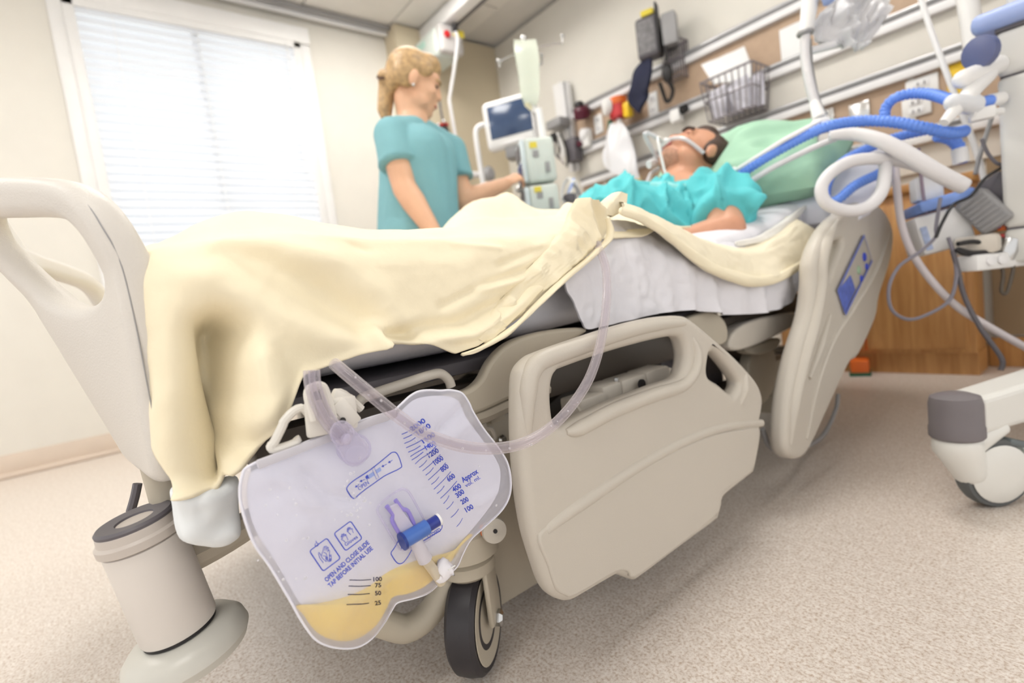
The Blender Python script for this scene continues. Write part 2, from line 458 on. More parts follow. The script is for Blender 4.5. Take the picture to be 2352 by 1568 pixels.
struct(mk('baseboard_left', join(box((WX + 0.006, -0.2, 0.055), (0.012, 4.3, 0.11), bev=0.003), box((WX + 0.02, -0.2, 0.012), (0.04, 4.3, 0.024), bev=0.008)), mat('vinyl_baseboard', (216, 200, 184), 0.45, var=0.03), smooth=True), 'beige vinyl cove baseboard')
struct(mk('baseboard_back', box((-1.6, HY - 0.006, 0.05), (3.3, 0.012, 0.1), bev=0.003), mat('vinyl_baseboard_back', (206, 192, 176), 0.45, var=0.03)), 'beige vinyl baseboard under the head wall')

# window: frame, sill, panes
win = thing('window_1', 'tall white framed window behind the blind', 'window', (WX, WY0, WZ0)); win['kind'] = 'structure'
cy = (WY0 + WY1) / 2; cz = (WZ0 + WZ1) / 2
fr = [box((WX - 0.02, WY0 + 0.025, cz), (0.09, 0.05, WZ1 - WZ0), bev=0.004), box((WX - 0.02, WY1 - 0.025, cz), (0.09, 0.05, WZ1 - WZ0), bev=0.004),
      box((WX - 0.02, cy, WZ1 - 0.03), (0.09, WY1 - WY0, 0.06), bev=0.004), box((WX - 0.02, cy, WZ0 + 0.025), (0.09, WY1 - WY0, 0.05), bev=0.004)]
mk('window_frame', join(*fr), M_WHITE, win)
casing = [box((WX + 0.012, WY0 - 0.03, cz), (0.024, 0.06, WZ1 - WZ0 + 0.12), bev=0.004), box((WX + 0.012, WY1 + 0.03, cz), (0.024, 0.06, WZ1 - WZ0 + 0.12), bev=0.004)]
mk('window_casing', join(*casing), M_WHITE, win)
mk('window_head', box((WX + 0.02, cy, WZ1 + 0.02), (0.05, WY1 - WY0 + 0.12, 0.1), bev=0.006), M_WHITE, win)
mk('window_sill', box((WX + 0.05, cy, WZ0 - 0.02), (0.16, WY1 - WY0 + 0.14, 0.035), bev=0.008), M_WHITE, win)
M_PANE = film('window_glass', (240, 246, 250), clear=0.93, rough=0.02, edge=0.2)
for y0, y1 in ((WY0 + 0.05, cy), (cy, WY1 - 0.05)):
    mk('pane', box((WX - 0.045, (y0 + y1) / 2, cz), (0.006, y1 - y0 - 0.01, WZ1 - WZ0 - 0.1)), M_PANE, win, smooth=False)
mk('mullion', box((WX - 0.045, cy, cz), (0.03, 0.035, WZ1 - WZ0 - 0.1), bev=0.004), M_WHITE, win)
# blind
blind = thing('window_blind', 'white horizontal slat blind lowered over the bright window', 'blind', (WX, cy, WZ0))
def slat_material():
    m = mat('blind_slat', (222, 225, 231), 0.5, var=0.0)
    nt = m.node_tree; b = nt.nodes['Principled BSDF']; out = nt.nodes['Material Output']
    tl = nt.nodes.new('ShaderNodeBsdfTranslucent'); tl.inputs[0].default_value = (0.95, 0.96, 0.98, 1)
    mx = nt.nodes.new('ShaderNodeMixShader'); mx.inputs[0].default_value = 0.25
    nt.links.new(b.outputs[0], mx.inputs[1]); nt.links.new(tl.outputs[0], mx.inputs[2]); nt.links.new(mx.outputs[0], out.inputs[0])
    return m
M_SLAT = slat_material()
prof = []
for k in range(7):
    t = k / 6 - 0.5; prof.append((0.005 * (1 - 4 * t * t), t * 0.050))
Rt = Ry(math.radians(-24))
bw = WY1 - WY0 - 0.1
V = []; Fc = []
for e in (-bw / 2, bw / 2):
    for a, b_ in prof:
        v = Rt @ Vector((a, 0, b_)); V.append(Vector((v.x, e, v.z)))
for k in range(6): Fc.append((k, k + 1, 7 + k + 1, 7 + k))
slat_me = mesh_of('slat', (V, Fc), M_SLAT, angle=0)
BX = WX + 0.02
z = WZ1 - 0.075; n = 0
while z > WZ0 + 0.04:
    s = D.objects.new('slat', slat_me); COL.objects.link(s); s.location = (BX, cy, z)
    s.rotation_euler = (0, math.radians(random.uniform(-4, 4)), 0)
    s.parent = blind; s.matrix_parent_inverse = Matrix.Translation(blind.location).inverted(); z -= 0.0445
mk('head_rail', box((BX, cy, WZ1 - 0.04), (0.04, bw + 0.01, 0.05), bev=0.004), M_WHITE, blind)
mk('bottom_rail', box((BX, cy, WZ0 + 0.02), (0.03, bw, 0.025), bev=0.005), M_WHITE, blind)
for yy in (WY0 + 0.2, cy, WY1 - 0.2):
    mk('ladder_cord', tube([(BX + 0.02, yy, WZ1 - 0.05), (BX + 0.02, yy, WZ0 + 0.02)], 0.0018, 6, 1), M_WHITE, blind)
mk('tilt_wand', tube([(BX + 0.03, WY1 - 0.1, WZ1 - 0.05), (BX + 0.03, WY1 - 0.1, 1.5)], 0.004, 8, 1), M_WHITE, blind)

# curtain track along the window wall
tr = thing('curtain_track', 'grey double curtain track along the ceiling edge over the window', 'curtain track', (WX + 0.04, 0, CZ))
mk('track', box((WX + 0.05, -0.15, CZ - 0.022), (0.03, 4.2, 0.04), bev=0.004), M_RAILW, tr)
mk('track', box((WX + 0.10, -0.15, CZ - 0.012), (0.02, 4.2, 0.022), bev=0.004), M_GREY, tr)

# ceiling lift: track and motor unit
ly = ay(1000, 50, 2.22).y
ltr = thing('lift_track', 'white ceiling hoist track running across the ceiling', 'track', (-2.0, 2.2, CZ))
mk('rail', box((-2.45, 2.20, CZ - 0.05), (1.7, 0.09, 0.1), bev=0.008), M_WHITE, ltr)
mk('slot', box((-2.45, 2.262, CZ - 0.07), (1.7, 0.03, 0.05), bev=0.003), M_DGREY, ltr)
lift = thing('ceiling_hoist', 'pale grey ceiling hoist motor with red button and yellow label', 'hoist', (-2.9, 2.2, 2.3))
hb = ay(1005, 110, 2.2)
mk('housing', box(hb + Vector((-0.08, 0, -0.02)), (0.44, 0.2, 0.2), bev=0.04, seg=4), M_SAGE, lift)
mk('end_cover', box(hb + Vector((0.16, 0.0, -0.02)), (0.06, 0.19, 0.19), bev=0.025, seg=3), mat('hoist_grey', (196, 192, 190), 0.5), lift)
mk('emergency_button', lathe([(0.02, 0), (0.024, 0.004), (0.022, 0.016), (0.001, 0.02)], hb + Vector((0.19, -0.045, -0.005)), (1, 0, 0)), M_RED, lift)
mk('warning_label', box(hb + Vector((0.192, 0.055, 0.02)), (0.004, 0.09, 0.045)), M_LABEL, lift)
mk('display', box(hb + Vector((-0.1, -0.103, 0.01)), (0.2, 0.004, 0.04)), mat('mint_stripe', (178, 214, 202), 0.5), lift)
mk('trolley', box(hb + Vector((0.1, 0.02, 0.12)), (0.08, 0.06, 0.07), bev=0.01), M_DGREY, lift)
mk('cable_gland', lathe([(0.016, 0), (0.02, 0.01), (0.016, 0.05)], hb + Vector((0.2, 0.02, 0.02)), (0.3, 0, 1)), M_BLACK, lift)
c0 = hb + Vector((0.2, 0.02, 0.03)); c1 = ay(1032, 230, 2.2); c2 = ay(1060, 400, 2.18)
mk('strap', tube([c0, c0 + Vector((0.01, 0, -0.1)), c1], 0.012, 8), M_RAILW, lift)
mk('coiled_cord', tube([c1, c1.lerp(c2, 0.3), c1.lerp(c2, 0.6), c2, c2 + Vector((0, 0, -0.12))], 0.015, 10, 6, rib=0.005, ribn=40), M_RAILW, lift)
# handset hanging behind the nurse
hs = thing('hoist_handset', 'black and red hoist handset hanging beside the coiled cord', 'handset', ay(1030, 320, 2.12))
q0, q1, q2 = ay(1010, 235, 2.12), ay(1020, 290, 2.12), ay(1034, 345, 2.12)
mk('cable', tube([ay(1002, 130, 2.12), q0, q1], 0.008, 8), M_DGREY, hs)
mk('body', capsule(q1 + Vector((0, 0, -0.02)), 0.028, q2, 0.04), M_BLACK, hs)
mk('collar', lathe([(0.03, 0), (0.034, 0.008), (0.03, 0.016)], q1, (0, 0, 1)), M_RED, hs)
for a in (-0.04, 0.035): mk('button', ball(q1 + Vector((a, -0.02, 0.02)), 0.014), M_STEEL, hs)
mk('base', box(q2 + Vector((0.02, 0.01, -0.045)), (0.11, 0.06, 0.05), bev=0.015, seg=3), M_RED, hs)
mk('cup', lathe([(0.05, 0), (0.058, 0.09), (0.04, 0.1)], q2 + Vector((0.02, 0, -0.17)), (0, 0, 1)), M_WHITE, hs)
# wall bracket below it
wb_ = thing('wall_bracket', 'pale grey tubular wall bracket behind the nurse', 'bracket', (-3.28, 2.3, 1.3))
b0, b1 = ax(1050, 395, -3.0), ax(1120, 400, -3.0)
mk('bar', tube([b0, b0.lerp(b1, 0.5) + Vector((0, 0, -0.01)), b1], 0.022, 10), M_RAILW, wb_)
mk('disc', lathe([(0.05, 0), (0.055, 0.02), (0.03, 0.04)], b1, (1, 0, 0)), M_GREY, wb_)
mk('arm', tube([b0, b0 + Vector((-0.15, 0.0, 0)), (-3.29, b0.y, b0.z)], 0.018, 8), M_RAILW, wb_)
# ------------------------------------------------------------------ head wall panels and rails
hp = thing('headwall_panel', 'tan and cream medical wall panel with white rails behind the bed', 'wall panel', (-1.2, HY, 1.3))
X0, X1 = -2.5, 0.6; xm = (X0 + X1) / 2; xl = X1 - X0
mk('tan_band', box((xm, HY - 0.012, 1.59), (xl, 0.024, 0.26)), M_TAN, hp, smooth=False)
mk('cream_band', box((xm, HY - 0.010, 1.355), (xl, 0.02, 0.21)), M_CREAM, hp, smooth=False)
mk('tan_band', box((xm, HY - 0.012, 1.10), (xl, 0.024, 0.28)), M_TAN, hp, smooth=False)
mk('cream_band', box((xm, HY - 0.010, 0.9), (xl, 0.02, 0.12)), M_CREAM, hp, smooth=False)
mk('lower_band', box((0.1, HY - 0.008, 0.5), (1.0, 0.016, 0.74)), mat('lower_band_brown', (150, 128, 100), 0.7, var=0.04), hp, smooth=False)  # plain darker brown slab over the lower wall
for z in (1.72, 1.46, 1.25, 0.97):
    mk('rail', box((xm, HY - 0.03, z), (xl, 0.05, 0.035), bev=0.005), M_RAILW, hp)
    mk('rail_groove', box((xm, HY - 0.028, z + 0.026), (xl, 0.04, 0.014)), M_GREY, hp)
    mk('rail_lip', box((xm, HY - 0.034, z + 0.04), (xl, 0.045, 0.014), bev=0.003), M_ALU, hp)
for x in (-2.3, -1.45, -0.62, 0.2):
    mk('joint_strip', box((x, HY - 0.026, 1.10), (0.02, 0.012, 0.26)), M_CREAM, hp)
for x in (-1.22, -1.14, -0.4):
    mk('bolt', lathe([(0.02, 0), (0.02, 0.008), (0.012, 0.012)], (x, HY - 0.024, 1.14), (0, -1, 0)), M_STEEL, hp)

def outlet(px, py, w, h, label, col=M_WHITE, holes=True):
    p = ay(px, py, HY - 0.03)
    o = thing('outlet_plate', label, 'outlet', p)
    mk('plate', box(p, (w, 0.012, h), bev=0.004), col, o)
    if holes:
        for s in (-1, 1):
            mk('socket', box(p + Vector((0, -0.007, s * h * 0.23)), (w * 0.5, 0.006, h * 0.28), bev=0.003), M_RAILW, o)
            for t in (-1, 1): mk('slot', box(p + Vector((t * w * 0.1, -0.011, s * h * 0.23)), (0.004, 0.002, 0.014)), M_DGREY, o)
    return o
outlet(1375, 285, 0.07, 0.12, 'white outlet plate left of the hanging white bag')
outlet(1500, 240, 0.07, 0.14, 'white outlet plate behind the blood pressure cuff')
outlet(1895, 278, 0.08, 0.1, 'steel gas outlet plate left of the blue hose arch', M_STEEL, False)
outlet(1975, 262, 0.08, 0.1, 'steel gas outlet plate under the blue hose arch', M_STEEL, False)
for px, py, n_ in ((1358, 455, 'first'), (1382, 447, 'second'), (1410, 437, 'third'), (1437, 428, 'fourth')):
    p = ay(px, py, HY - 0.03)
    o = thing('gas_outlet', 'small white wall outlet under the lower rail, ' + n_ + ' from the left', 'outlet', p, 'wall outlets under the lower rail')
    mk('body', box(p, (0.035, 0.02, 0.11), bev=0.005), M_WHITE, o)
    mk('socket', lathe([(0.013, 0), (0.013, 0.01), (0.008, 0.014)], p + Vector((0, -0.01, -0.012)), (0, -1, 0)), M_RED, o)

# grey vertical service channel with a bracket left of the rails
ch = thing('service_column', 'white and grey vertical wall channel beside the monitor', 'channel', (-2.5, HY, 1.3))
t, b = ay(1300, 190, HY - 0.05), ay(1318, 395, HY - 0.05)
mk('channel', box(((t + b) / 2), (0.07, 0.05, t.z - b.z), bev=0.006), M_RAILW, ch)
mk('groove', box(((t + b) / 2) + Vector((0.02, -0.026, 0)), (0.018, 0.006, t.z - b.z)), M_GREY, ch)
mk('back_plate', box(((t + b) / 2) + Vector((-0.075, 0.01, 0.08)), (0.08, 0.03, 0.5), bev=0.006), M_WHITE, ch)
mk('clamp', box(ay(1318, 345, HY - 0.1), (0.09, 0.08, 0.16), bev=0.01), M_DGREY, ch)
mk('shelf', box(ay(1283, 285, HY - 0.12), (0.14, 0.12, 0.06), bev=0.01), M_GREY, ch)
# cables bundle and clips hanging from it
cb = thing('cable_bundle', 'dark bundle of monitor leads hanging beside the service channel', 'cables', ay(1290, 340, HY - 0.15))
for k in range(5):
    a = ay(1272 + k * 4, 305 + (k % 2) * 6, HY - 0.16); c_ = ay(1282 + k * 5, 360 + k * 6, HY - 0.16)
    mk('lead', tube([a, a.lerp(c_, 0.5) + Vector((0.03 * (-1) ** k, 0, -0.03)), c_], 0.007, 6), [M_BLACK, M_DGREY, M_WHITE, M_STEEL, M_BLACK][k], cb)
mk('connector', box(ay(1272, 315, HY - 0.16), (0.05, 0.03, 0.06), bev=0.008), M_BLACK, cb)
# maroon canister
p = ay(1337, 262, HY - 0.1)
o = thing('maroon_canister', 'dark maroon round canister on the top rail beside the channel', 'canister', p)
mk('body', lathe([(0.045, -0.03), (0.055, -0.02), (0.055, 0.03), (0.04, 0.05), (0.001, 0.052)], p, (0.25, -0.3, 0.9)), M_MAROON, o)
mk('cap', lathe([(0.03, 0), (0.034, 0.01), (0.02, 0.03)], p + Vector((0.0, -0.02, 0.05)), (0.25, -0.3, 0.9)), M_BLACK, o)
# small dark meters under the top rail
p = ay(1347, 318, HY - 0.06)
o = thing('suction_regulator', 'small white wall regulator with dark red knob beside the channel', 'regulator', p)
mk('body', box(p, (0.08, 0.06, 0.12), bev=0.012), M_WHITE, o)
mk('dial', lathe([(0.03, 0), (0.03, 0.012), (0.001, 0.014)], p + Vector((0.005, -0.03, 0.03)), (0, -1, 0)), M_RAILW, o)
mk('knob', lathe([(0.018, 0), (0.02, 0.02), (0.012, 0.026)], p + Vector((-0.03, -0.03, -0.03)), (0, -1, 0)), M_MAROON, o)
# red suction canister with white cap and yellow lid
p = ay(1420, 250, HY - 0.14)
o = thing('flow_meter', 'red and yellow round flow meter with white cap above the hanging bag', 'flow meter', p)
mk('body', lathe([(0.04, -0.06), (0.055, -0.05), (0.055, 0.055), (0.045, 0.065)], p, (0, 0, 1)), M_RED, o)
mk('cap', lathe([(0.045, 0), (0.05, 0.01), (0.048, 0.04), (0.03, 0.048)], p + Vector((-0.03, -0.035, 0.02)), (-0.6, -0.8, 0)), M_WHITE, o)
mk('band', lathe([(0.0565, 0.02), (0.057, 0.022), (0.057, 0.06), (0.0565, 0.062)], p, (0, 0, 1)), M_ORANGE, o)
mk('valve', box(p + Vector((0.07, 0.0, -0.03)), (0.05, 0.05, 0.09), bev=0.012), M_YELLOW, o)
mk('stem', tube([p + Vector((0, 0, -0.06)), p + Vector((-0.01, 0, -0.12))], 0.018, 8, 1), M_WHITE, o)
mk('nozzle', tube([p + Vector((-0.06, -0.01, -0.05)), p + Vector((-0.075, -0.01, -0.11))], 0.016, 8, 1), M_GREENP, o)
# crumpled white bag hanging below
def cloth_sheet(rows, nx, amp, seed, thick=0.0, freq=16.0, ridge=0.0):
    """loft rows of (left, right) points into a rippled sheet"""
    L = catmull([Vector(a) for a, b in rows], 6); R_ = catmull([Vector(b) for a, b in rows], 6)
    nrm = (R_[0] - L[0]).cross(L[-1] - L[0]).normalized(); V, Fc = [], []
    for i, (a, b) in enumerate(zip(L, R_)):
        for j in range(nx + 1):
            p_ = a.lerp(b, j / nx); w = noise.noise(Vector((p_.x * freq + seed, p_.y * freq, p_.z * freq * 0.5))) + (ridge * (0.5 - abs(noise.noise(Vector((p_.x * freq * 2.2 + seed, p_.y * freq * 2.2, p_.z * freq * 1.6))) * 2)) if ridge else 0)
            V.append(p_ + nrm * w * amp)
    w_ = nx + 1
    for i in range(len(L) - 1):
        for j in range(nx): Fc.append((i * w_ + j, i * w_ + j + 1, (i + 1) * w_ + j + 1, (i + 1) * w_ + j))
    if thick:
        m_ = len(V); V = V + [v - nrm * thick for v in V]
        Fc = Fc + [tuple(reversed([q + m_ for q in f])) for f in Fc]
    return V, Fc
yb = HY - 0.15
rows = [(ay(1405, 285, yb), ay(1432, 283, yb)), (ay(1398, 310, yb), ay(1448, 310, yb - 0.03)), (ay(1385, 350, yb - 0.02), ay(1463, 355, yb - 0.04)), (ay(1392, 385, yb - 0.03), ay(1470, 400, yb - 0.04)), (ay(1440, 410, yb - 0.03), ay(1474, 412, yb - 0.04))]
tag(mk('hanging_bag', cloth_sheet(rows, 14, 0.03, 3.0, 0.012), mat('white_plastic_bag', (232, 232, 236), 0.35, var=0.02), angle=0), 'crumpled white plastic bag hanging under the red flow meter', 'bag')
p = ay(1467, 415, HY - 0.19)
tag(mk('tubing_clip', box(p, (0.03, 0.02, 0.05), bev=0.006), M_YELLOW), 'small yellow tubing clip under the hanging white bag', 'clip')
p = ay(1474, 424, HY - 0.19)
tag(mk('tubing_clip', box(p, (0.03, 0.02, 0.03), Rz(0.4), bev=0.006), mat('bright_green', (20, 140, 80), 0.5)), 'small green tubing clip beside the yellow clip', 'clip')

# blood pressure gauge, cuff, hose and bulb
p = ay(1492, 90, HY - 0.16)
bp = thing('blood_pressure_gauge', 'grey wall blood pressure gauge with navy cuff and bulb', 'gauge', p)
Rg = Rz(math.radians(20))
mk('case', box(p, (0.13, 0.1, 0.22), Rg, bev=0.02, seg=3), M_DGREY, bp)
mk('face', box(p + Rg @ Vector((-0.005, -0.052, 0)), (0.1, 0.006, 0.18), Rg, bev=0.003), mat('gauge_face', (120, 118, 120), 0.5, var=0.3, vscale=40), bp)
mk('rim', box(p + Rg @ Vector((0.062, -0.04, 0.02)), (0.012, 0.06, 0.27), Rg, bev=0.005), M_BLACK, bp)
mk('tag', box(p + Rg @ Vector((0.01, -0.03, 0.125)), (0.07, 0.04, 0.03), Rg, bev=0.004), M_LABEL, bp)
mk('side_block', box(p + Vector((0.12, 0.02, 0.0)), (0.08, 0.07, 0.17), Rg, bev=0.012), M_GREY, bp)
mk('wall_mount', box(p + Vector((0.04, 0.1, 0)), (0.1, 0.12, 0.1), bev=0.008), M_DGREY, bp)
yc = HY - 0.17
rows = [(ay(1482, 138, yc), ay(1500, 136, yc)), (ay(1462, 165, yc), ay(1496, 175, yc - 0.02)), (ay(1456, 190, yc - 0.02), ay(1488, 205, yc - 0.03)), (ay(1448, 232, yc), ay(1488, 228, yc)), (ay(1462, 255, yc), ay(1470, 262, yc))]
mk('cuff', cloth_sheet(rows, 8, 0.018, 8.0, 0.02), M_NAVY, bp, angle=0)
h = [ay(1520, 75, yc), ay(1528, 110, yc), ay(1530, 140, yc)]
mk('hose', tube(h, 0.008, 8), M_BLACK, bp)
mk('bulb', ball(ay(1533, 168, yc), (0.03, 0.03, 0.055)), M_BLACK, bp)
mk('hose', tube([ay(1534, 185, yc), ay(1545, 205, yc), ay(1540, 228, yc), ay(1530, 232, yc), ay(1522, 210, yc), ay(1515, 190, yc)], 0.012, 8, 8, rib=0.004, ribn=22), M_BLACK, bp)
# wire storage basket behind it
M_WIRE = mat('dark_wire', (128, 122, 126), 0.4, metal=0.4)
def wire_basket(name, label, c, w, d, h, n, taper=0.85):
    o = thing(name, label, 'basket', c); c = Vector(c)
    for z, s in ((h / 2, 1.0), (0, (1 + taper) / 2), (-h / 2, taper)):
        q = [c + Vector((sx * w / 2 * s, sy * d / 2 * s, z)) for sx, sy in ((-1, -1), (1, -1), (1, 1), (-1, 1))]
        mk('rim', tube(q, 0.006 if z > 0 else 0.0045, 6, 1, closed=True), M_WIRE, o)
    for k in range(n + 1):
        t_ = k / n - 0.5
        for sy in (-1, 1): mk('wire', tube([c + Vector((t_ * w, sy * d / 2, h / 2)), c + Vector((t_ * w * taper, sy * d / 2 * taper, -h / 2)), c + Vector((t_ * w * taper, 0, -h / 2))], 0.0036, 5, 1), M_WIRE, o)
    for k in range(1, 4):
        t_ = k / 4 - 0.5
        for sx in (-1, 1): mk('wire', tube([c + Vector((sx * w / 2, t_ * d, h / 2)), c + Vector((sx * w / 2 * taper, t_ * d * taper, -h / 2))], 0.0036, 5, 1), M_WIRE, o)
    return o
wire_basket('wire_rack', 'thin wire rack on the wall behind the pressure bulb', ay(1553, 140, HY - 0.06), 0.1, 0.1, 0.2, 5, 0.95)
bc = ay(1690, 220, HY - 0.14)
wire_basket('wire_basket', 'wire basket full of clear packets on the wall rail', bc, 0.27, 0.18, 0.2, 8)
for k, (dx, dy, a) in enumerate(((-0.08, -0.02, 0.3), (-0.02, 0.03, -0.2), (0.04, -0.03, 0.15), (0.09, 0.02, -0.35))):
    g = cloth_sheet([(bc + Vector((dx - 0.035, dy, 0.06)), bc + Vector((dx + 0.04, dy + 0.01, 0.07))), (bc + Vector((dx - 0.04, dy - 0.02, 0)), bc + Vector((dx + 0.045, dy, 0.0))), (bc + Vector((dx - 0.03, dy, -0.085)), bc + Vector((dx + 0.04, dy, -0.085)))], 8, 0.02, k * 3.1, 0.014)
    tag(mk('clear_packet', g, mat('pale_packet', (214, 212, 222), 0.3, var=0.1, vscale=20), angle=0), ('leftmost', 'second', 'third', 'rightmost')[k] + ' crumpled clear packet inside the wire basket', 'packet', 'packets in the wire basket')
g = cloth_sheet([(ay(1612, 150, HY - 0.12), ay(1712, 108, HY - 0.12)), (ay(1622, 165, HY - 0.13), ay(1722, 140, HY - 0.12)), (ay(1640, 195, HY - 0.14), ay(1728, 180, HY - 0.13))], 10, 0.012, 2.0, 0.01)
tag(mk('paper_sleeve', g, M_WHITEP, angle=0), 'white paper sleeve standing up out of the wire basket', 'paper')
tag(mk('paper_notice', box(ay(1825, 95, HY - 0.03), (0.13, 0.004, 0.16), Ry(0.0)), M_WHITEP, smooth=False), 'blank white notice sheet on the tan band of the wall panel', 'notice')
p = ay(1555, 266, HY - 0.09)
o = thing('rail_clamp', 'white rail clamp with black knob on the middle rail', 'clamp', p)
mk('body', box(p, (0.06, 0.06, 0.07), bev=0.008), M_WHITE, o)
mk('knob', lathe([(0.02, 0), (0.026, 0.01), (0.022, 0.035)], p + Vector((0.03, 0, 0.02)), (1, -0.2, 0)), M_BLACK, o)
# yellow notice on the right
p = ay(2212, 180, HY - 0.03)
tag(mk('yellow_sign', box(p, (0.1, 0.006, 0.13), bev=0.002), M_YELLOW), 'bright yellow sign on the wall beside the ventilator arm', 'sign')
outlet(2118, 205, 0.11, 0.1, 'white outlet plate above the arch of the blue hose')
outlet(2105, 245, 0.1, 0.08, 'white outlet plate below the arch of the blue hose')

# wooden cabinet against the head wall
HYC = HY - 0.03
cab = thing('wooden_cabinet', 'maple wood cabinet standing against the head wall', 'cabinet', (-0.72, HYC - 0.2, 0))
kx0, kx1 = -1.15, -0.42; ky = 2.62
mk('body', box(((kx0 + kx1) / 2, (ky + HYC) / 2 - 0.01, 0.42), (kx1 - kx0, HYC - ky - 0.02, 0.66), bev=0.004), M_WOOD, cab)
mk('top', box(((kx0 + kx1) / 2, (ky + HYC) / 2 - 0.02, 0.765), (kx1 - kx0 + 0.04, HYC - ky, 0.035), bev=0.006), M_WOOD, cab)
for k in range(2):
    x = kx0 + 0.02 + (k + 0.5) * 0.345
    dr = mk('door', box((x, ky - 0.012, 0.41), (0.335, 0.022, 0.6), bev=0.004), M_WOOD, cab)
    mk('handle', tube([(x + (0.12 if k == 0 else -0.12), ky - 0.02, 0.55), (x + (0.12 if k == 0 else -0.12), ky - 0.05, 0.54), (x + (0.12 if k == 0 else -0.12), ky - 0.05, 0.44), (x + (0.12 if k == 0 else -0.12), ky - 0.02, 0.43)], 0.006, 8, 3), M_STEEL, dr)
mk('plinth', box(((kx0 + kx1) / 2, (ky + HYC) / 2 + 0.01, 0.045), (kx1 - kx0, HYC - ky - 0.02, 0.09)), M_WOOD, cab, smooth=False)
struct(mk('baseboard_right', box((0.1, HY - 0.012, 0.06), (1.04, 0.024, 0.12), bev=0.004), M_WOOD), 'maple wood skirting beside the cabinet')
hd = thing('bedside_locker', 'maple bedside locker top behind the ventilator hoses', 'locker', (-0.1, HY - 0.2, 0))
mk('wall_shelf', box((-0.13, HY - 0.13, 0.98), (0.4, 0.26, 0.03), bev=0.005), M_WOOD, hd)
mk('back_board', box((-0.13, HY - 0.02, 0.86), (0.4, 0.03, 0.2), bev=0.005), M_WOOD, hd)
for x in (-0.31, 0.05): mk('bracket', box((x, HY - 0.1, 0.9), (0.025, 0.19, 0.13), bev=0.004), M_WOOD, hd)
hd['label'] = 'maple wall shelf behind the ventilator hoses'; hd['category'] = 'shelf'; hd.name = 'wall_shelf_unit'
# ------------------------------------------------------------------ hospital bed
bed = thing('hospital_bed', 'beige adjustable hospital bed with lowered side rails', 'bed', (-1.05, 1.1, 0))

# footboard: bowed, leaning plate with a hand hole near each end
FBL = 0.92; FBX = -0.597
def fb_map(v):
    s, z, w = v
    k = clamp((z - 0.40) / 0.22)
    t = clamp((z - 0.405) / 0.235, 0, 1.2); bow = (0.016 + 0.066 * t) * sstep(0, 0.26, s) * sstep(0, 0.26, FBL - s)
    y = 0.041 - bow - 0.25 * max(0.0, z - 0.62) - w
    if s < 0.05: y += 0.0
    return (FBX - s, y, z)
half = [(0.30, 0.402), (0.12, 0.402), (0.045, 0.406), (0.018, 0.425), (0.006, 0.50), (0.0, 0.60), (0.004, 0.655), (0.022, 0.69), (0.06, 0.715), (0.13, 0.735), (0.22, 0.752), (0.33, 0.765), (0.46, 0.77)]
outer = half + [(FBL - a, b) for a, b in reversed(half[:-1])] + [(0.46, 0.402)]
hole = [(0.062, 0.612), (0.052, 0.640), (0.060, 0.668), (0.085, 0.684), (0.15, 0.698), (0.205, 0.706), (0.225, 0.69), (0.22, 0.65), (0.195, 0.618), (0.15, 0.600), (0.10, 0.598)]
hole2 = [(FBL - a, b) for a, b in reversed(hole)]
fb = mk('footboard', xf(dense(plate(outer, [hole, hole2], 0.036, 0.0145, 6, 5), 0.03), f=fb_map), M_FOOT, bed, angle=0.9)
# subdivided bow comes from a fine centre grid: inner control panel recess and seams
mk('seam', tube([fb_map((s, z, 0.0085)) for s, z in ((0.010, 0.43), (0.004, 0.5), (0.0015, 0.58), (0.002, 0.63), (0.006, 0.66), (0.022, 0.687), (0.06, 0.712), (0.13, 0.7315), (0.22, 0.749))], 0.0007, 5), M_GREY, fb)
seam = [(0.0, z) for z in (0.42, 0.5, 0.58, 0.64)] + [(0.012, 0.68), (0.05, 0.712), (0.14, 0.737), (0.25, 0.757)]
for a in (): pass
mk('inner_panel', xf(plate([(0.5, 0.60), (0.5, 0.67), (0.62, 0.68), (0.72, 0.66), (0.72, 0.61)], [], 0.004, 0.001, 3), f=lambda v: fb_map((v[0], v[1], v[2] - 0.019))), M_FOOT, fb)
lt = [(0.05, 0.55), (0.06, 0.575), (0.12, 0.58), (0.2, 0.6), (0.24, 0.64)]

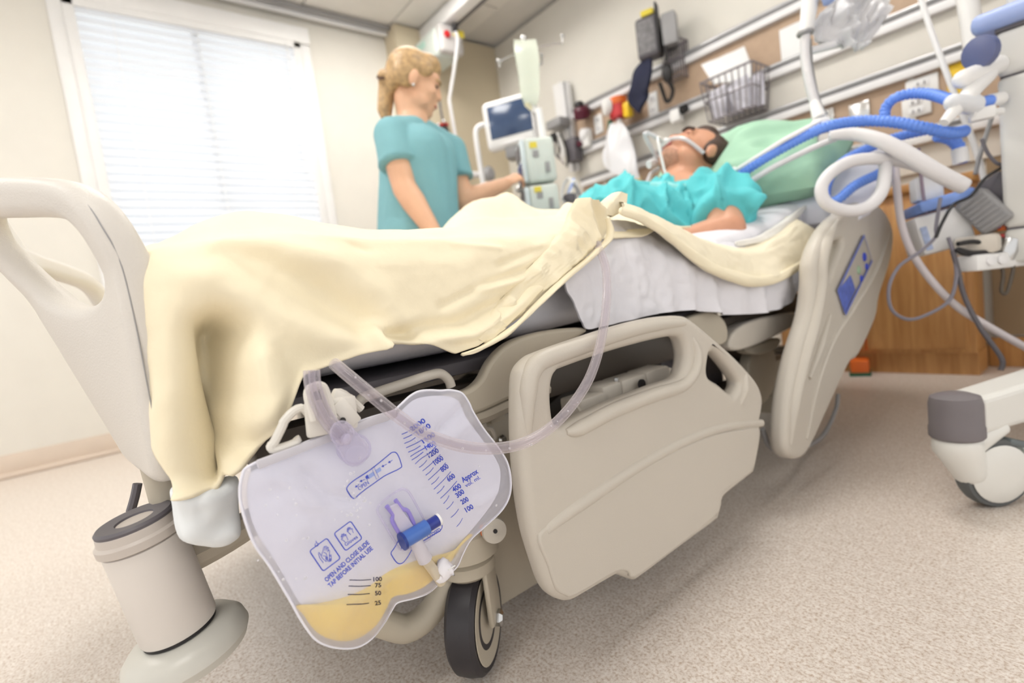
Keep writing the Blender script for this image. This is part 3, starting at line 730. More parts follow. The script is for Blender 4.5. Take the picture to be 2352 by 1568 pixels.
# corner bumper (roller with flange)
def bumper(base, top, name='bumper'):
    a = (Vector(top) - Vector(base)); L = a.length
    b = mk('corner_bumper', lathe([(0.0365, 0.0), (0.0375, 0.003), (0.0375, L * 0.80), (0.0365, L * 0.805)], base, a, 48), M_BUMP, bed)
    mk('collar', lathe([(0.037, L * 0.81), (0.0405, L * 0.825), (0.0405, L * 0.885), (0.0375, L * 0.905), (0.0365, L * 0.965), (0.034, L * 0.985)], base, a, 48), mat('bumper_collar', (196, 187, 179), 0.42, var=0.02), b)
    mk('rubber_ring', lathe([(0.036, L * 0.965), (0.0365, L * 0.99), (0.034, L * 1.01), (0.018, L * 1.0), (0.016, L * 0.96), (0.015, L * 0.8)], base, a, 48, caps=False), M_DGREY, b)
    mk('bore', lathe([(0.0165, L * 0.985), (0.0155, L * 0.9), (0.001, L * 0.9)], base, a, 32, caps=False), M_BLACK, b)
    mk('gap_ring', lathe([(0.0355, -0.004), (0.0355, 0.002)], base, a, 48), M_BLACK, b)
    mk('flange', lathe([(0.02, -0.004), (0.036, -0.005), (0.052, -0.009), (0.061, -0.018), (0.063, -0.027), (0.058, -0.037), (0.045, -0.042), (0.01, -0.043)], base, a, 56), mat('flange_plastic', (202, 200, 192), 0.35, var=0.02, vscale=14), b)
    mk('bracket', tube([Vector(base) + a * 0.5, Vector(base) + a * 0.5 + Vector((-0.03, 0.07, 0.0)), Vector(base) + a * 0.5 + Vector((-0.05, 0.16, 0.02))], 0.018, 10), M_BEIGE2, b)
    mk('mount_neck', tube([Vector(base) + a * 0.95 + Vector((-0.03, 0.035, 0)), Vector(base) + a * 1.1 + Vector((-0.03, 0.035, 0.04))], 0.02, 12, 1), M_BEIGE2, b)
bt = ax(308, 1190, -0.675); bb = ax(402, 1440, -0.675)
bumper(bb + Vector((0, 0.004, 0)), bt)
mk('drain_hose', tube([ax(300, 1175, -0.78), ax(310, 1140, -0.78), ax(316, 1110, -0.78)], 0.005, 8), M_DGREY, bed)

# foot-side rail (lowered), traced on its own plane
RX = -0.5
def trace(P, x): return [(ax(a, b, x).y, ax(a, b, x).z) for a, b in P]
def rail_map(x, tilt=0.0, z0=0.3):
    return lambda v: (x + v[2] + tilt * (v[1] - z0), v[0], v[1])
ro = [(1198, 874), (1206, 844), (1226, 821), (1252, 808), (1329, 780), (1431, 747), (1507, 729), (1568, 724), (1594, 734), (1640, 772), (1691, 818), (1737, 869), (1752, 900), (1755, 931), (1748, 971), (1751, 987), (1749, 1017), (1737, 1079), (1726, 1094), (1670, 1140), (1663, 1160), (1655, 1186), (1645, 1201), (1560, 1265), (1476, 1329), (1461, 1335), (1443, 1329), (1425, 1324), (1410, 1331), (1349, 1367), (1323, 1382), (1303, 1385), (1278, 1374), (1260, 1349), (1242, 1298), (1221, 1226), (1206, 1135), (1198, 1033), (1196, 956)]
rh1 = [(1272, 915), (1275, 874), (1285, 854), (1303, 844), (1405, 808), (1507, 780), (1558, 772), (1573, 785), (1579, 818), (1573, 849), (1558, 869), (1507, 887), (1415, 923), (1354, 951), (1308, 974), (1293, 979), (1278, 966)]
rh2 = [(1630, 829), (1635, 811), (1650, 811), (1686, 854), (1701, 880), (1691, 900), (1683, 905), (1655, 882), (1635, 869), (1628, 854)]
rail = mk('side_rail', xf(plate(trace(ro, RX), [trace(rh1, RX), trace(rh2, RX)], 0.034, 0.014, 4, 5), f=rail_map(RX - 0.017)), M_BEIGE, bed, angle=0.9)
rail['label'] = 'lowered foot-end side rail panel'
arc = [(1249, 1219), (1278, 1193), (1354, 1140), (1456, 1073), (1558, 1017), (1635, 987), (1701, 974), (1747, 971)]
mk('ridge', tube([ax(a, b, RX - 0.0055) for a, b in arc], [0.009, 0.0115, 0.011, 0.010, 0.008], 14), M_BEIGE, rail)
step = [(1236, 1228), (1290, 1190), (1370, 1140), (1470, 1078), (1570, 1024), (1645, 996), (1705, 985), (1740, 984), (1738, 1020), (1728, 1070), (1715, 1088), (1655, 1132), (1650, 1158), (1634, 1190), (1470, 1316), (1440, 1312), (1410, 1314), (1320, 1366), (1295, 1366), (1275, 1350), (1258, 1300)]
mk('lower_panel', xf(plate(trace(step, RX), [], 0.008, 0.0035, 4, 3), f=rail_map(RX - 0.001)), M_BEIGE, rail, angle=0.9)
lip = [(1300, 992), (1330, 984), (1415, 940), (1507, 905), (1565, 886), (1592, 855), (1600, 815), (1590, 775)]
mk('lip', tube([ax(a, b, RX - 0.002) for a, b in lip], [0.004, 0.011, 0.0115, 0.0115, 0.011, 0.012, 0.010, 0.003], 12), M_BEIGE, rail)
mk('lip', tube([ax(a, b, RX - 0.002) for a, b in ((1712, 860), (1708, 895), (1700, 930))], [0.004, 0.011, 0.003], 12), M_BEIGE, rail)
grip = [(1212, 1010), (1212, 900), (1222, 852), (1250, 825), (1330, 797), (1430, 764), (1507, 747), (1570, 742)]
mk('grip', tube([ax(a, b, RX - 0.004) for a, b in grip], [0.004, 0.0125, 0.013, 0.013, 0.012, 0.0115, 0.0105, 0.006], 14), M_BEIGE, rail)

# head-side rail
HX = -0.5
ho = [(1914, 508), (1888, 548), (1872, 597), (1870, 646), (1861, 718), (1834, 807), (1814, 897), (1805, 986), (1807, 1035), (1825, 1055), (1852, 1048), (1879, 999), (1923, 901), (1955, 834), (1975, 816), (2012, 736), (2022, 682), (2048, 597), (2053, 530), (2030, 477), (1986, 459), (1950, 477)]
hh = [(1906, 575), (1918, 556), (1936, 552), (1928, 580), (1914, 615), (1903, 640)]
hrail = mk('side_rail', xf(plate(trace(ho, HX), [trace(hh, HX)], 0.04, 0.016, 4, 5), f=rail_map(HX - 0.02)), M_BEIGE, bed, angle=0.9)
hrail['label'] = 'head-end side rail panel with blue control sticker'
mk('ridge', tube([ax(a, b, HX - 0.001) for a, b in ((2044, 530), (2012, 620), (1950, 722), (1914, 780), (1879, 874), (1852, 1008))], [0.003, 0.008, 0.009, 0.008, 0.004], 10), M_BEIGE, hrail)
mk('grip', tube([ax(a, b, HX - 0.002) for a, b in ((1925, 505), (1895, 560), (1884, 610), (1882, 660), (1868, 740), (1840, 840), (1820, 940), (1815, 1020))], [0.004, 0.016, 0.017, 0.017, 0.017, 0.017, 0.015, 0.004], 12), M_BEIGE, hrail)
mk('grip', tube([ax(a, b, HX) for a, b in ((1905, 725), (1884, 790), (1858, 868))], [0.006, 0.012, 0.006], 12), M_BEIGE, hrail)
mk('control_sticker', xf(plate(trace([(1985, 540), (2003, 598), (1942, 722), (1924, 668)], HX + 0.004), [], 0.003, 0.0008, 1, 1), f=rail_map(HX + 0.002)), mat('sticker_grey', (178, 172, 162), 0.5), hrail, smooth=False)
mk('keypad', xf(plate(trace([(1955, 632), (1966, 664), (1942, 718), (1926, 668)], HX + 0.006), [], 0.003, 0.0008, 1, 1), f=rail_map(HX + 0.004)), mat('keypad_blue', (84, 104, 186), 0.5, var=0.25, vscale=70), hrail, smooth=False)
kb = trace([(1985, 540), (2003, 598), (1942, 722), (1924, 668)], HX + 0.006)
mk('sticker_border', xf(ribbon(kb, 0.008, True), f=lambda v: (HX + 0.0065, v[0], v[1])), mat('sticker_blue', (92, 110, 190), 0.5), hrail, smooth=False)
for a, b, r_ in ((1985, 590, 0.013), (1990, 612, 0.01), (1972, 620, 0.012), (1978, 640, 0.01)):
    mk('key', lathe([(r_, 0), (r_ * 0.8, 0.003), (0.001, 0.004)], ax(a, b, HX + 0.004), (1, 0, 0), 14), mat('key_green', (150, 178, 150), 0.5) if a == 1972 else M_INK, hrail)
# far side rails
def far_rail(y0, y1, z0, z1):
    o_ = [(y0, z0 + 0.08), (y0 + 0.03, z0), (y1 - 0.03, z0), (y1, z0 + 0.08), (y1 - 0.02, z1 - 0.06), (y1 - 0.1, z1), (y0 + 0.1, z1), (y0 + 0.02, z1 - 0.06)]
    h_ = [(y0 + 0.1, z1 - 0.14), (y1 - 0.1, z1 - 0.14), (y1 - 0.12, z1 - 0.05), (y0 + 0.12, z1 - 0.05)]
    mk('side_rail', xf(plate(o_, [h_], 0.034, 0.014, 4, 3), f=rail_map(-1.57)), M_BEIGE, bed)
far_rail(0.42, 1.02, 0.14, 0.5); far_rail(1.15, 1.9, 0.14, 0.55)

# deck and frame
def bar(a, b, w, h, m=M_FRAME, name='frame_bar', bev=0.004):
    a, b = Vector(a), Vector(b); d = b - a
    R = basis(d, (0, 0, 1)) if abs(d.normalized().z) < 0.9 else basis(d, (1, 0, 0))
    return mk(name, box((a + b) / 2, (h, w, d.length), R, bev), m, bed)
mk('deck_section', box((-1.05, 0.38, 0.455), (0.84, 0.5, 0.02), bev=0.005), M_DGREY, bed)
mk('deck_section', box((-1.05, 1.0, 0.455), (0.84, 0.66, 0.02), bev=0.005), M_DGREY, bed)
mk('deck_section', box((-1.05, 1.75, 0.51), (0.84, 0.88, 0.02), Rx(0.14), bev=0.005), M_DGREY, bed)
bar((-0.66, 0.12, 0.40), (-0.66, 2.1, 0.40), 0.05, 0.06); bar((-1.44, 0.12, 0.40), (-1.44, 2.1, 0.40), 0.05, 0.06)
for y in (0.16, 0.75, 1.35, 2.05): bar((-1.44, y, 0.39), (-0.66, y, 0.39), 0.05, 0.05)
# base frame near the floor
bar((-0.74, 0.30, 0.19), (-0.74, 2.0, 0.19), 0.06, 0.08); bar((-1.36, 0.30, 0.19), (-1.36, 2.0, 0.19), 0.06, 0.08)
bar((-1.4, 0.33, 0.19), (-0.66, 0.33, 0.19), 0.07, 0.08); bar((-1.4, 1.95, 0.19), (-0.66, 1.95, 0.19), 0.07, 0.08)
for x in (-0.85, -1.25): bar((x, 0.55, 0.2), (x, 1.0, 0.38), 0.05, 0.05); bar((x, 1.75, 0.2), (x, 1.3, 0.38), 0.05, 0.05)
mk('motor_housing', box((-0.95, 1.25, 0.27), (0.34, 0.3, 0.16), bev=0.02), M_DGREY, bed)
mk('skirt_plate', box(ax(1165, 1200, -0.70), (0.012, 0.12, 0.26), bev=0.003), M_BEIGE2, bed)
mk('skirt_plate', box(ax(1165, 1010, -0.66), (0.012, 0.16, 0.09), bev=0.003), M_BEIGE2, bed)
for a, b in ((1152, 1008), (1187, 998)):
    mk('bolt', lathe([(0.007, 0), (0.0075, 0.003), (0.005, 0.007), (0.001, 0.008)], ax(a, b, -0.65), (1, 0, 0), 14), M_STEEL, bed)
mk('hook', tube([ax(1110, 955, -0.64), ax(1114, 980, -0.64), ax(1130, 985, -0.635), ax(1136, 1005, -0.635), ax(1128, 1010, -0.635)], 0.0035, 8), M_BEIGE, bed)
mk('socket_block', box(ax(1130, 948, -0.66), (0.03, 0.03, 0.026), bev=0.003), M_BEIGE2, bed)
# curved deck side panels
def side_panel(P, x, t=0.02, m=M_BEIGE2, b=0.006, sub=4, name='side_panel'):
    return mk(name, xf(plate(trace(P, x), [], t, b, sub, 3), f=rail_map(x - t / 2)), m, bed, angle=0.8)
side_panel([(1340, 752), (1270, 757), (1205, 772), (1160, 795), (1128, 830), (1105, 872), (1075, 895), (1030, 905), (1000, 925), (1030, 950), (1090, 953), (1190, 908), (1250, 882), (1272, 850), (1285, 800), (1345, 765)], -0.575)
mk('panel_edge', tube([ax(a, b, -0.585) for a, b in ((1010, 965), (1090, 962), (1190, 918), (1255, 890))], 0.011, 8), mat('shaded_steel', (172, 163, 148), 0.5), bed)
side_panel([(1560, 745), (1600, 722), (1640, 715), (1668, 740), (1672, 780), (1650, 795), (1610, 790)], -0.60, 0.03)
side_panel([(1675, 792), (1690, 758), (1730, 735), (1790, 722), (1835, 716), (1844, 726), (1840, 740), (1790, 768), (1730, 795), (1690, 805)], -0.60, 0.04, M_BEIGE)
side_panel([(1715, 800), (1790, 775), (1785, 800), (1740, 815)], -0.63, 0.03)
side_panel([(1725, 815), (1780, 805), (1776, 900), (1730, 930)], -0.66, 0.03)
mk('release_bracket', box(ax(1760, 880, -0.75), (0.1, 0.12, 0.16), bev=0.01), M_BEIGE2, bed)
# mechanism seen through the rail opening
for (a, b, sx, sy, sz) in ((1345, 935, 0.05, 0.07, 0.045), (1385, 912, 0.05, 0.05, 0.05), (1435, 895, 0.05, 0.07, 0.05), (1490, 875, 0.05, 0.07, 0.05)):
    mk('hinge_block', box(ax(a, b, -0.60), (sx, sy, sz), bev=0.005), M_BEIGE, bed)
mk('hinge_tube', tube([ax(1318, 948, -0.59), ax(1350, 935, -0.59)], 0.014, 14, 1), M_BEIGE, bed)
mk('hinge_tube', tube([ax(1500, 870, -0.59), ax(1536, 858, -0.59)], 0.013, 14, 1), M_BEIGE, bed)
mk('hinge_bore', lathe([(0.009, 0), (0.009, 0.004)], ax(1472, 882, -0.565), (1, 0, 0), 14), M_BLACK, bed)
mk('hinge_pin', tube([ax(1415, 868, -0.585), ax(1416, 885, -0.585)], 0.004, 8, 1), M_STEEL, bed)
mk('cable', tube([ax(1752, 985, -0.56), ax(1765, 1020, -0.56), ax(1790, 1035, -0.56), ax(1840, 1030, -0.6), ax(1890, 1000, -0.6), ax(1920, 940, -0.6), ax(1925, 905, -0.6)], 0.006, 8), M_GREY, bed)
# bent accessory rod above the drainage bag
rod = [(818, 935), (832, 915), (870, 900), (930, 880), (985, 862), (1012, 858), (1030, 872), (1036, 888)]
mk('accessory_rod', tube([ax(a, b, -0.585) for a, b in rod], 0.0065, 12), M_BEIGE, bed)
# casters
def caster(base, swivel, r=0.078):
    c = Vector(base) + Vector((0, 0, r)); S = basis((math.cos(swivel), math.sin(swivel), 0), (0, 0, 1)); axd = S @ Vector((0, 0, 1))
    w = mk('caster', lathe([(r * 0.80, -0.020), (r * 0.90, -0.022), (r * 0.975, -0.016), (r, 0), (r * 0.975, 0.016), (r * 0.90, 0.022), (r * 0.80, 0.020)], c, axd, 48), M_TYRE, bed)
    mk('wheel_disc', lathe([(r * 0.82, -0.0215), (r * 0.5, -0.019), (r * 0.18, -0.0225), (0.001, -0.0225)], c, axd, 40, caps=False), M_BEIGE2, w)
    mk('wheel_disc', lathe([(r * 0.82, 0.0215), (r * 0.80, 0.0225), (r * 0.5, 0.0195), (r * 0.18, 0.0225), (0.001, 0.0225)], c, axd, 40, caps=False), M_BEIGE2, w)
    fwd = axd.cross(Vector((0, 0, 1)))
    for s in (-1, 1):
        mk('fork', box(c + axd * s * 0.032 + Vector((0, 0, r * 0.55)), (0.045, 0.009, r * 1.2), Matrix((fwd, axd, Vector((0, 0, 1)))).transposed(), bev=0.004), M_BEIGE2, w)
    mk('axle', lathe([(0.008, -0.037), (0.008, 0.037)], c, axd, 12), M_STEEL, w)
    mk('nut', lathe([(0.012, 0.033), (0.012, 0.041), (0.007, 0.045)], c, axd, 6), M_STEEL, w)
    mk('fork_crown', lathe([(0.03, r * 0.9), (0.042, r * 1.02), (0.042, r * 1.22), (0.034, r * 1.3)], c, (0, 0, 1), 28), M_BEIGE2, w)
    mk('swivel_cap', lathe([(0.038, r * 1.3), (0.05, r * 1.36), (0.05, r * 1.8), (0.04, r * 1.9)], c, (0, 0, 1), 28), M_BEIGE2, w)
    return c
cc = caster((-0.645, 0.375, 0.0), math.radians(38))
pb = ax(1132, 1215, -0.585)
mk('pedal_button', lathe([(0.014, 0), (0.018, 0.004), (0.017, 0.01), (0.001, 0.012)], pb, (0.9, -0.3, 0.1), 24), M_BEIGE, bed)
mk('pedal_pin', lathe([(0.003, 0), (0.003, 0.002)], pb + Vector((0.011, -0.004, 0.002)), (0.9, -0.3, 0.1), 10), M_BLACK, bed)
mk('pedal_mark', box(ax(1112, 1215, -0.59), (0.006, 0.012, 0.016), bev=0.002), M_ORANGE, bed)
caster((-1.42, 0.36, 0.0), 0.4); caster((-0.84, 1.93, 0.0), 0.9); caster((-1.42, 1.93, 0.0), 0.2)
# foot pedal hoop behind the bag
hoop = [(1045, 1240), (1036, 1300), (1015, 1365), (980, 1415), (935, 1442), (895, 1436), (850, 1415), (800, 1380)]
mk('pedal_hoop', tube([ax(a, b, -0.66) for a, b in hoop], 0.019, 12), M_BEIGE2, bed)

# ------------------------------------------------------------------ mattress and bedding
def mattress():
    V, Fc = [], []
    path = [(0.17, 0.0), (0.23, 0.0), (0.5, 0.0), (0.85, 0.01), (1.05, 0.02), (1.2, 0.03), (1.4, 0.055), (1.6, 0.095), (1.8, 0.15), (2.0, 0.21), (2.12, 0.245), (2.16, 0.255)]
    prof = []
    N = 40
    for k in range(N):
        a = 2 * math.pi * k / N; c, s = math.cos(a), math.sin(a)
        prof.append((abs(c) ** 0.28 * (1 if c > 0 else -1) * 0.43, abs(s) ** 0.45 * (1 if s > 0 else -1) * 0.072))
    P = catmull([Vector((0, y, z)) for y, z in path], 4)
    for i, p in enumerate(P):
        t = i / (len(P) - 1); e = min(1, min(i, len(P) - 1 - i) / 3 + 0.75)
        for a, b in prof: V.append(Vector((-1.06 + a * e, p.y, 0.542 + p.z + b * e)))
    for i in range(len(P) - 1):
        for k in range(N): Fc.append((i * N + k, i * N + (k + 1) % N, (i + 1) * N + (k + 1) % N, (i + 1) * N + k))
    Fc.append(tuple(range(N))); Fc.append(tuple((len(P) - 1) * N + k for k in range(N)))
    return V, Fc
tag(mk('mattress', mattress(), M_SHEET, angle=0), 'white sheeted mattress on the hospital bed', 'mattress')

# loose white sheet hanging over the near side of the mattress
def curtain(topP, botP, nx, nz, amp, seed, fold=40.0, thick=0.003, inward=0.05):
    A = catmull(topP, 12); B = catmull(botP, 12); n_ = min(len(A), len(B)); V, Fc = [], []
    def pick(L, t):
        f = t * (len(L) - 1); k = min(int(f), len(L) - 2); return L[k].lerp(L[k + 1], f - k)
    for i in range(nx + 1):
        t = i / nx; a, b = pick(A, t), pick(B, t)
        for j in range(nz + 1):
            s = j / nz; p = a.lerp(b, s)
            w = noise.noise(Vector((p.y * fold * 0.5 + seed, p.z * 7, seed))) * amp * (0.3 + s) + noise.noise(Vector((p.y * 60, p.z * 60, seed))) * amp * 0.25
            out = math.sin(min(1, s * 2.2) * math.pi / 2) * inward
            V.append(Vector((p.x - inward + out + w, p.y, p.z)))
    w_ = nz + 1
    for i in range(nx):
        for j in range(nz): Fc.append((i * w_ + j, i * w_ + j + 1, (i + 1) * w_ + j + 1, (i + 1) * w_ + j))
    m_ = len(V); V += [v - Vector((thick, 0, 0)) for v in V]; Fc += [tuple(reversed([q + m_ for q in f])) for f in Fc]
    return V, Fc
SX = -0.588
top = [(1290, 570), (1340, 530), (1390, 502), (1440, 493), (1500, 497), (1570, 520), (1650, 540), (1740, 545), (1830, 545), (1880, 545)]
bot = [(1300, 640), (1318, 700), (1338, 752), (1370, 752), (1420, 742), (1500, 722), (1600, 712), (1700, 722), (1800, 704), (1872, 630)]
tag(mk('draw_sheet', curtain([ax(a, b, SX) for a, b in top], [ax(a, b, SX + 0.012) for a, b in bot], 130, 36, 0.018, 4.0), M_SHEET, angle=0), 'loose white draw sheet hanging over the near mattress side', 'sheet')
# white sheet corner below the foot of the blanket
cn = [(393, 1120), (395, 1160), (412, 1235), (470, 1253), (505, 1254), (535, 1240), (552, 1215), (549, 1150), (545, 1095), (500, 1100), (440, 1110)]
def pouch_map(v):
    return (-0.612 + v[2] + 0.008 * noise.noise(Vector((v[0] * 40, v[1] * 40, 2))), v[0], v[1])
def dense_plate(P, x, t, b, n=14):
    """rounded pad with a fine surface: rings towards the centre"""
    O = catmull([Vector((p[0], p[1], 0)) for p in trace(P, x)], 6, True); c = sum(O, Vector()) / len(O); V, Fc = [], []; m_ = len(O)
    for s in (1, -1):
        base = len(V)
        for k in range(n + 1):
            f = 1 - k / n * 0.98
            for o_ in O:
                q = c + (o_ - c) * f; V.append(Vector((q.x, q.y, s * t / 2 * math.sqrt(max(0, 1 - f ** b)))))
        for k in range(n):
            for j in range(m_):
                f4 = (base + k * m_ + j, base + k * m_ + (j + 1) % m_, base + (k + 1) * m_ + (j + 1) % m_, base + (k + 1) * m_ + j)
                Fc.append(f4 if s > 0 else tuple(reversed(f4)))
        l = tuple(base + n * m_ + j for j in range(m_)); Fc.append(l if s > 0 else tuple(reversed(l)))
    return V, Fc
tag(mk('sheet_corner', xf(dense_plate(cn, -0.612, 0.04, 5), f=pouch_map), mat('pale_sheet', (232, 236, 238), 0.8, var=0.01, bump=0.0008, bscale=60), angle=0), 'pale white sheet corner hanging below the yellow blanket', 'sheet')

# ------------------------------------------------------------------ yellow blanket
XE, YE, RB = -0.628, 0.080, 0.045
hem_px = [(340, 1140), (377, 1140), (422, 1154), (476, 1154), (509, 1134), (548, 1090), (603, 1043), (640, 985), (672, 920), (705, 862), (770, 838), (830, 815), (882, 803), (905, 785), (945, 783), (1000, 792), (1060, 812), (1110, 795), (1180, 748), (1240, 690), (1300, 628), (1350, 580), (1392, 535)]
HXP = XE + RB + 0.03
hem = sorted([(ax(a, b, HXP).y, ax(a, b, HXP).z) for a, b in hem_px])
def top_z(x, y):
    z = 0.640
    fx = (x + 0.80) / 0.09; z += 0.030 * math.exp(-fx * fx) * sstep(0.02, 0.3, y)                           # near leg
    z += 0.05 * math.exp(-((x + 0.74) / 0.10) ** 2 - ((y - 0.17) / 0.10) ** 2)                                # near toes
    z += 0.045 * math.exp(-((x + 1.12) / 0.10) ** 2 - ((y - 0.20) / 0.07) ** 2)                                # far toes
    fx = (x + 1.14) / 0.10; z += (0.03 + 0.085 * math.exp(-((y - 0.86) / 0.20) ** 2)) * math.exp(-fx * fx)    # far leg, knee
    fx = (x + 1.0) / 0.22; z += 0.085 * sstep(0.62, 1.08, y) * math.exp(-fx * fx)                                 # hips
    z += 0.018 * math.exp(-((x + 0.72) / 0.06) ** 2) * sstep(0.15, 0.35, y)
    for a, b, am, w in (((-1.25, 0.72), (-0.95, 1.05), 0.03, 0.035), ((-1.2, 0.95), (-0.75, 0.85), 0.025, 0.03), ((-0.75, 0.55), (-0.85, 1.0), 0.02, 0.03)):
        d = segdist(Vector((x, y)), [Vector(a), Vector(b)]); z += am * math.exp(-(d / w) ** 2)
    return z
def yz(P): return [Vector((ax(a, b, HXP).y, ax(a, b, HXP).z)) for a, b in P]
FOLDS = [  # traced fold lines on the hanging side: (line, height, width)
    (yz([(512, 765), (505, 850), (490, 960), (480, 1100)]), -0.07, 0.019),
    (yz([(512, 775), (530, 880), (540, 980), (560, 1045)]), -0.024, 0.020),
    (yz([(425, 640), (430, 800), (425, 1000), (430, 1150)]), 0.012, 0.022),
    (yz([(590, 830), (630, 910), (600, 1010), (560, 1060)]), 0.03, 0.022),
    (yz([(500, 1040), (600, 1030)]), -0.035, 0.02),
    (yz([(540, 560), (640, 600), (760, 670), (850, 745)]), -0.014, 0.018),
    (yz([(560, 500), (680, 545), (800, 600), (900, 680), (940, 740)]), 0.012, 0.020),
    (yz([(500, 640), (620, 720), (760, 770), (885, 795)]), 0.013, 0.020),
    (yz([(870, 760), (895, 800)]), 0.016, 0.010),
    (yz([(905, 770), (960, 770)]), -0.014, 0.008),
    (yz([(700, 520), (900, 545), (1080, 560)]), -0.008, 0.018),
    (yz([(940, 760), (1080, 740), (1200, 680), (1300, 600)]), -0.010, 0.010),
    (yz([(1000, 780), (1100, 770), (1180, 725), (1260, 650), (1330, 580)]), 0.010, 0.009),
    (yz([(1040, 700), (1140, 650), (1250, 610), (1330, 555)]), -0.005, 0.006),
    (yz([(1130, 660), (1230, 640), (1300, 590)]), 0.006, 0.006),
    (yz([(1180, 600), (1260, 570), (1340, 530)]), -0.005, 0.006),
    (yz([(1270, 560), (1330, 540), (1370, 500)]), 0.007, 0.007),
    (yz([(1090, 545), (1180, 560)]), 0.004, 0.005),
    (yz([(850, 545), (880, 560)]), -0.005, 0.005),
]
def crumple(p, s=1.0):
    return (noise.noise(p * 9) * 0.004 + noise.noise(p * 23 + Vector((3, 1, 7))) * 0.0022 + (1 - abs(noise.noise(p * 38))) * 0.0016) * s
def blanket():
    V, Fc = [], []
    NU, NT, NS = 230, 70, 90
    y0, y1 = -0.02, 1.02
    for i in range(NU + 1):
        u = i / NU
        yf = (YE - 0.22) + (y1 - YE + 0.22) * u
        yy = max(yf, YE)
        bb = max(0.0, YE - yf)
        zh = interp(hem, yy); zh += (0.398 - zh) * sstep(0.0, 0.08, bb)
        ztop_e = top_z(XE, yy)
        amax = max(0.012, ztop_e - RB - zh + math.pi * RB / 2)
        if bb > 0: amax = math.sqrt(max(0.012 ** 2, amax ** 2 - bb ** 2))
        if yy > 0.80: amax = max(0.01, amax * (1 - sstep(0.80, 0.95, yy)))
        xs = [-1.52 + (XE + 1.52) * j / NT for j in range(NT)] + [XE + amax * j / NS for j in range(NS + 1)]
        for xf_ in xs:
            a = max(0.0, xf_ - XE); b = max(0.0, YE - yf)
            ex, ey = min(xf_, XE), yy
            z0 = top_z(ex, ey)
            r = math.hypot(a, b)
            if r > 1e-6:
                dx, dy = a / r, -b / r
                if r < math.pi * RB / 2:
                    h_, d_ = RB * math.sin(r / RB), RB * (1 - math.cos(r / RB))
                else:
                    q = r - math.pi * RB / 2; h_, d_ = RB + q * 0.10 * (1 if b == 0 else 0.3), RB + q
                p = Vector((ex + dx * h_, ey + dy * h_, z0 - d_)); nrm = Vector((dx, dy, 0.0)).normalized(); wgt = sstep(0.0, 0.05, r)
            else:
                p = Vector((ex, ey, z0)); nrm = Vector((0, 0, 1)); wgt = 0.0
            disp = crumple(p, 1.0)
            if wgt > 0 and a > 0:
                v2 = Vector((p.y, p.z))
                for L, am, w in FOLDS:
                    lo = min(q_.x for q_ in L) - 3 * w; hi = max(q_.x for q_ in L) + 3 * w
                    if lo < v2.x < hi:
                        d = segdist(v2, L); disp += wgt * am * math.exp(-(d / w) ** 2) * (a / max(r, 1e-6))
                # thickened rolled hem
                disp += 0.004 * math.exp(-((amax - a) / 0.006) ** 2)
            V.append(p + nrm * disp)
    n_ = NT + NS + 1
    for i in range(NU):
        for j in range(n_ - 1): Fc.append((i * n_ + j, i * n_ + j + 1, (i + 1) * n_ + j + 1, (i + 1) * n_ + j))
    return V, Fc
bl = mk('blanket', blanket(), M_BLANKET, angle=0)
sm = bl.modifiers.new('thick', 'SOLIDIFY'); sm.thickness = 0.004; sm.offset = -1
tag(bl, 'pale yellow blanket covering the patient legs and foot of the bed', 'blanket')

# gathered end of the blanket and its folded-back part along the torso
def roll(P, r, seed, flat=0.6, n=18, amp=0.25):
    Q = catmull([Vector(p) for p in P], 10); T, N = frames(Q); V, Fc = [], []
    for i, p in enumerate(Q):
        f = i / (len(Q) - 1) * (len(r) - 1); k = min(int(f), len(r) - 2); rr = r[k] + (r[k + 1] - r[k]) * (f - k)
        B = T[i].cross(N[i])
        for j in range(n):
            a = 2 * math.pi * j / n
            q = N[i] * math.cos(a) + B * math.sin(a) * flat
            w = 1 + amp * noise.noise(Vector((math.cos(a) * 1.6, math.sin(a) * 1.6, i * 0.16 + seed)))
            V.append(p + q * rr * w)
    for i in range(len(Q) - 1):
        for j in range(n): Fc.append((i * n + j, i * n + (j + 1) % n, (i + 1) * n + (j + 1) % n, (i + 1) * n + j))
    Fc.append(tuple(range(n - 1, -1, -1))); Fc.append(tuple((len(Q) - 1) * n + j for j in range(n)))
    return V, Fc
fold = thing('folded_blanket', 'yellow blanket edge folded back beside the patient arm', 'blanket', (-0.66, 1.2, 0.6))
B1t = [(1430, 452), (1480, 470), (1560, 505), (1620, 528), (1690, 546), (1750, 545), (1805, 512), (1845, 478), (1868, 505)]
B1b = [(1428, 486), (1480, 500), (1540, 540), (1600, 590), (1660, 622), (1725, 640), (1790, 630), (1845, 590), (1876, 560)]
mk('outer_fold', curtain([ax(a, b, -0.60) for a, b in B1t], [ax(a, b, -0.565) for a, b in B1b], 90, 26, 0.010, 9.0, 22.0, 0.004, 0.06), M_BLANKE2, fold, angle=0)
mk('hem', roll([ax(a, b, -0.565) for a, b in [(1425, 484), (1480, 505), (1540, 545), (1600, 594), (1665, 630), (1740, 646), (1800, 632), (1850, 596), (1880, 560)]], [0.006, 0.009, 0.01, 0.012, 0.013, 0.012, 0.01, 0.006], 2.0, 0.7), M_BLANKET, fold, angle=0)
mk('inner_fold', roll([ax(a, b, -0.60) for a, b in [(1640, 595), (1700, 612), (1755, 600), (1800, 565), (1830, 530)]], [0.012, 0.03, 0.036, 0.034, 0.016], 5.0, 0.5), M_BLANKE2, fold, angle=0)
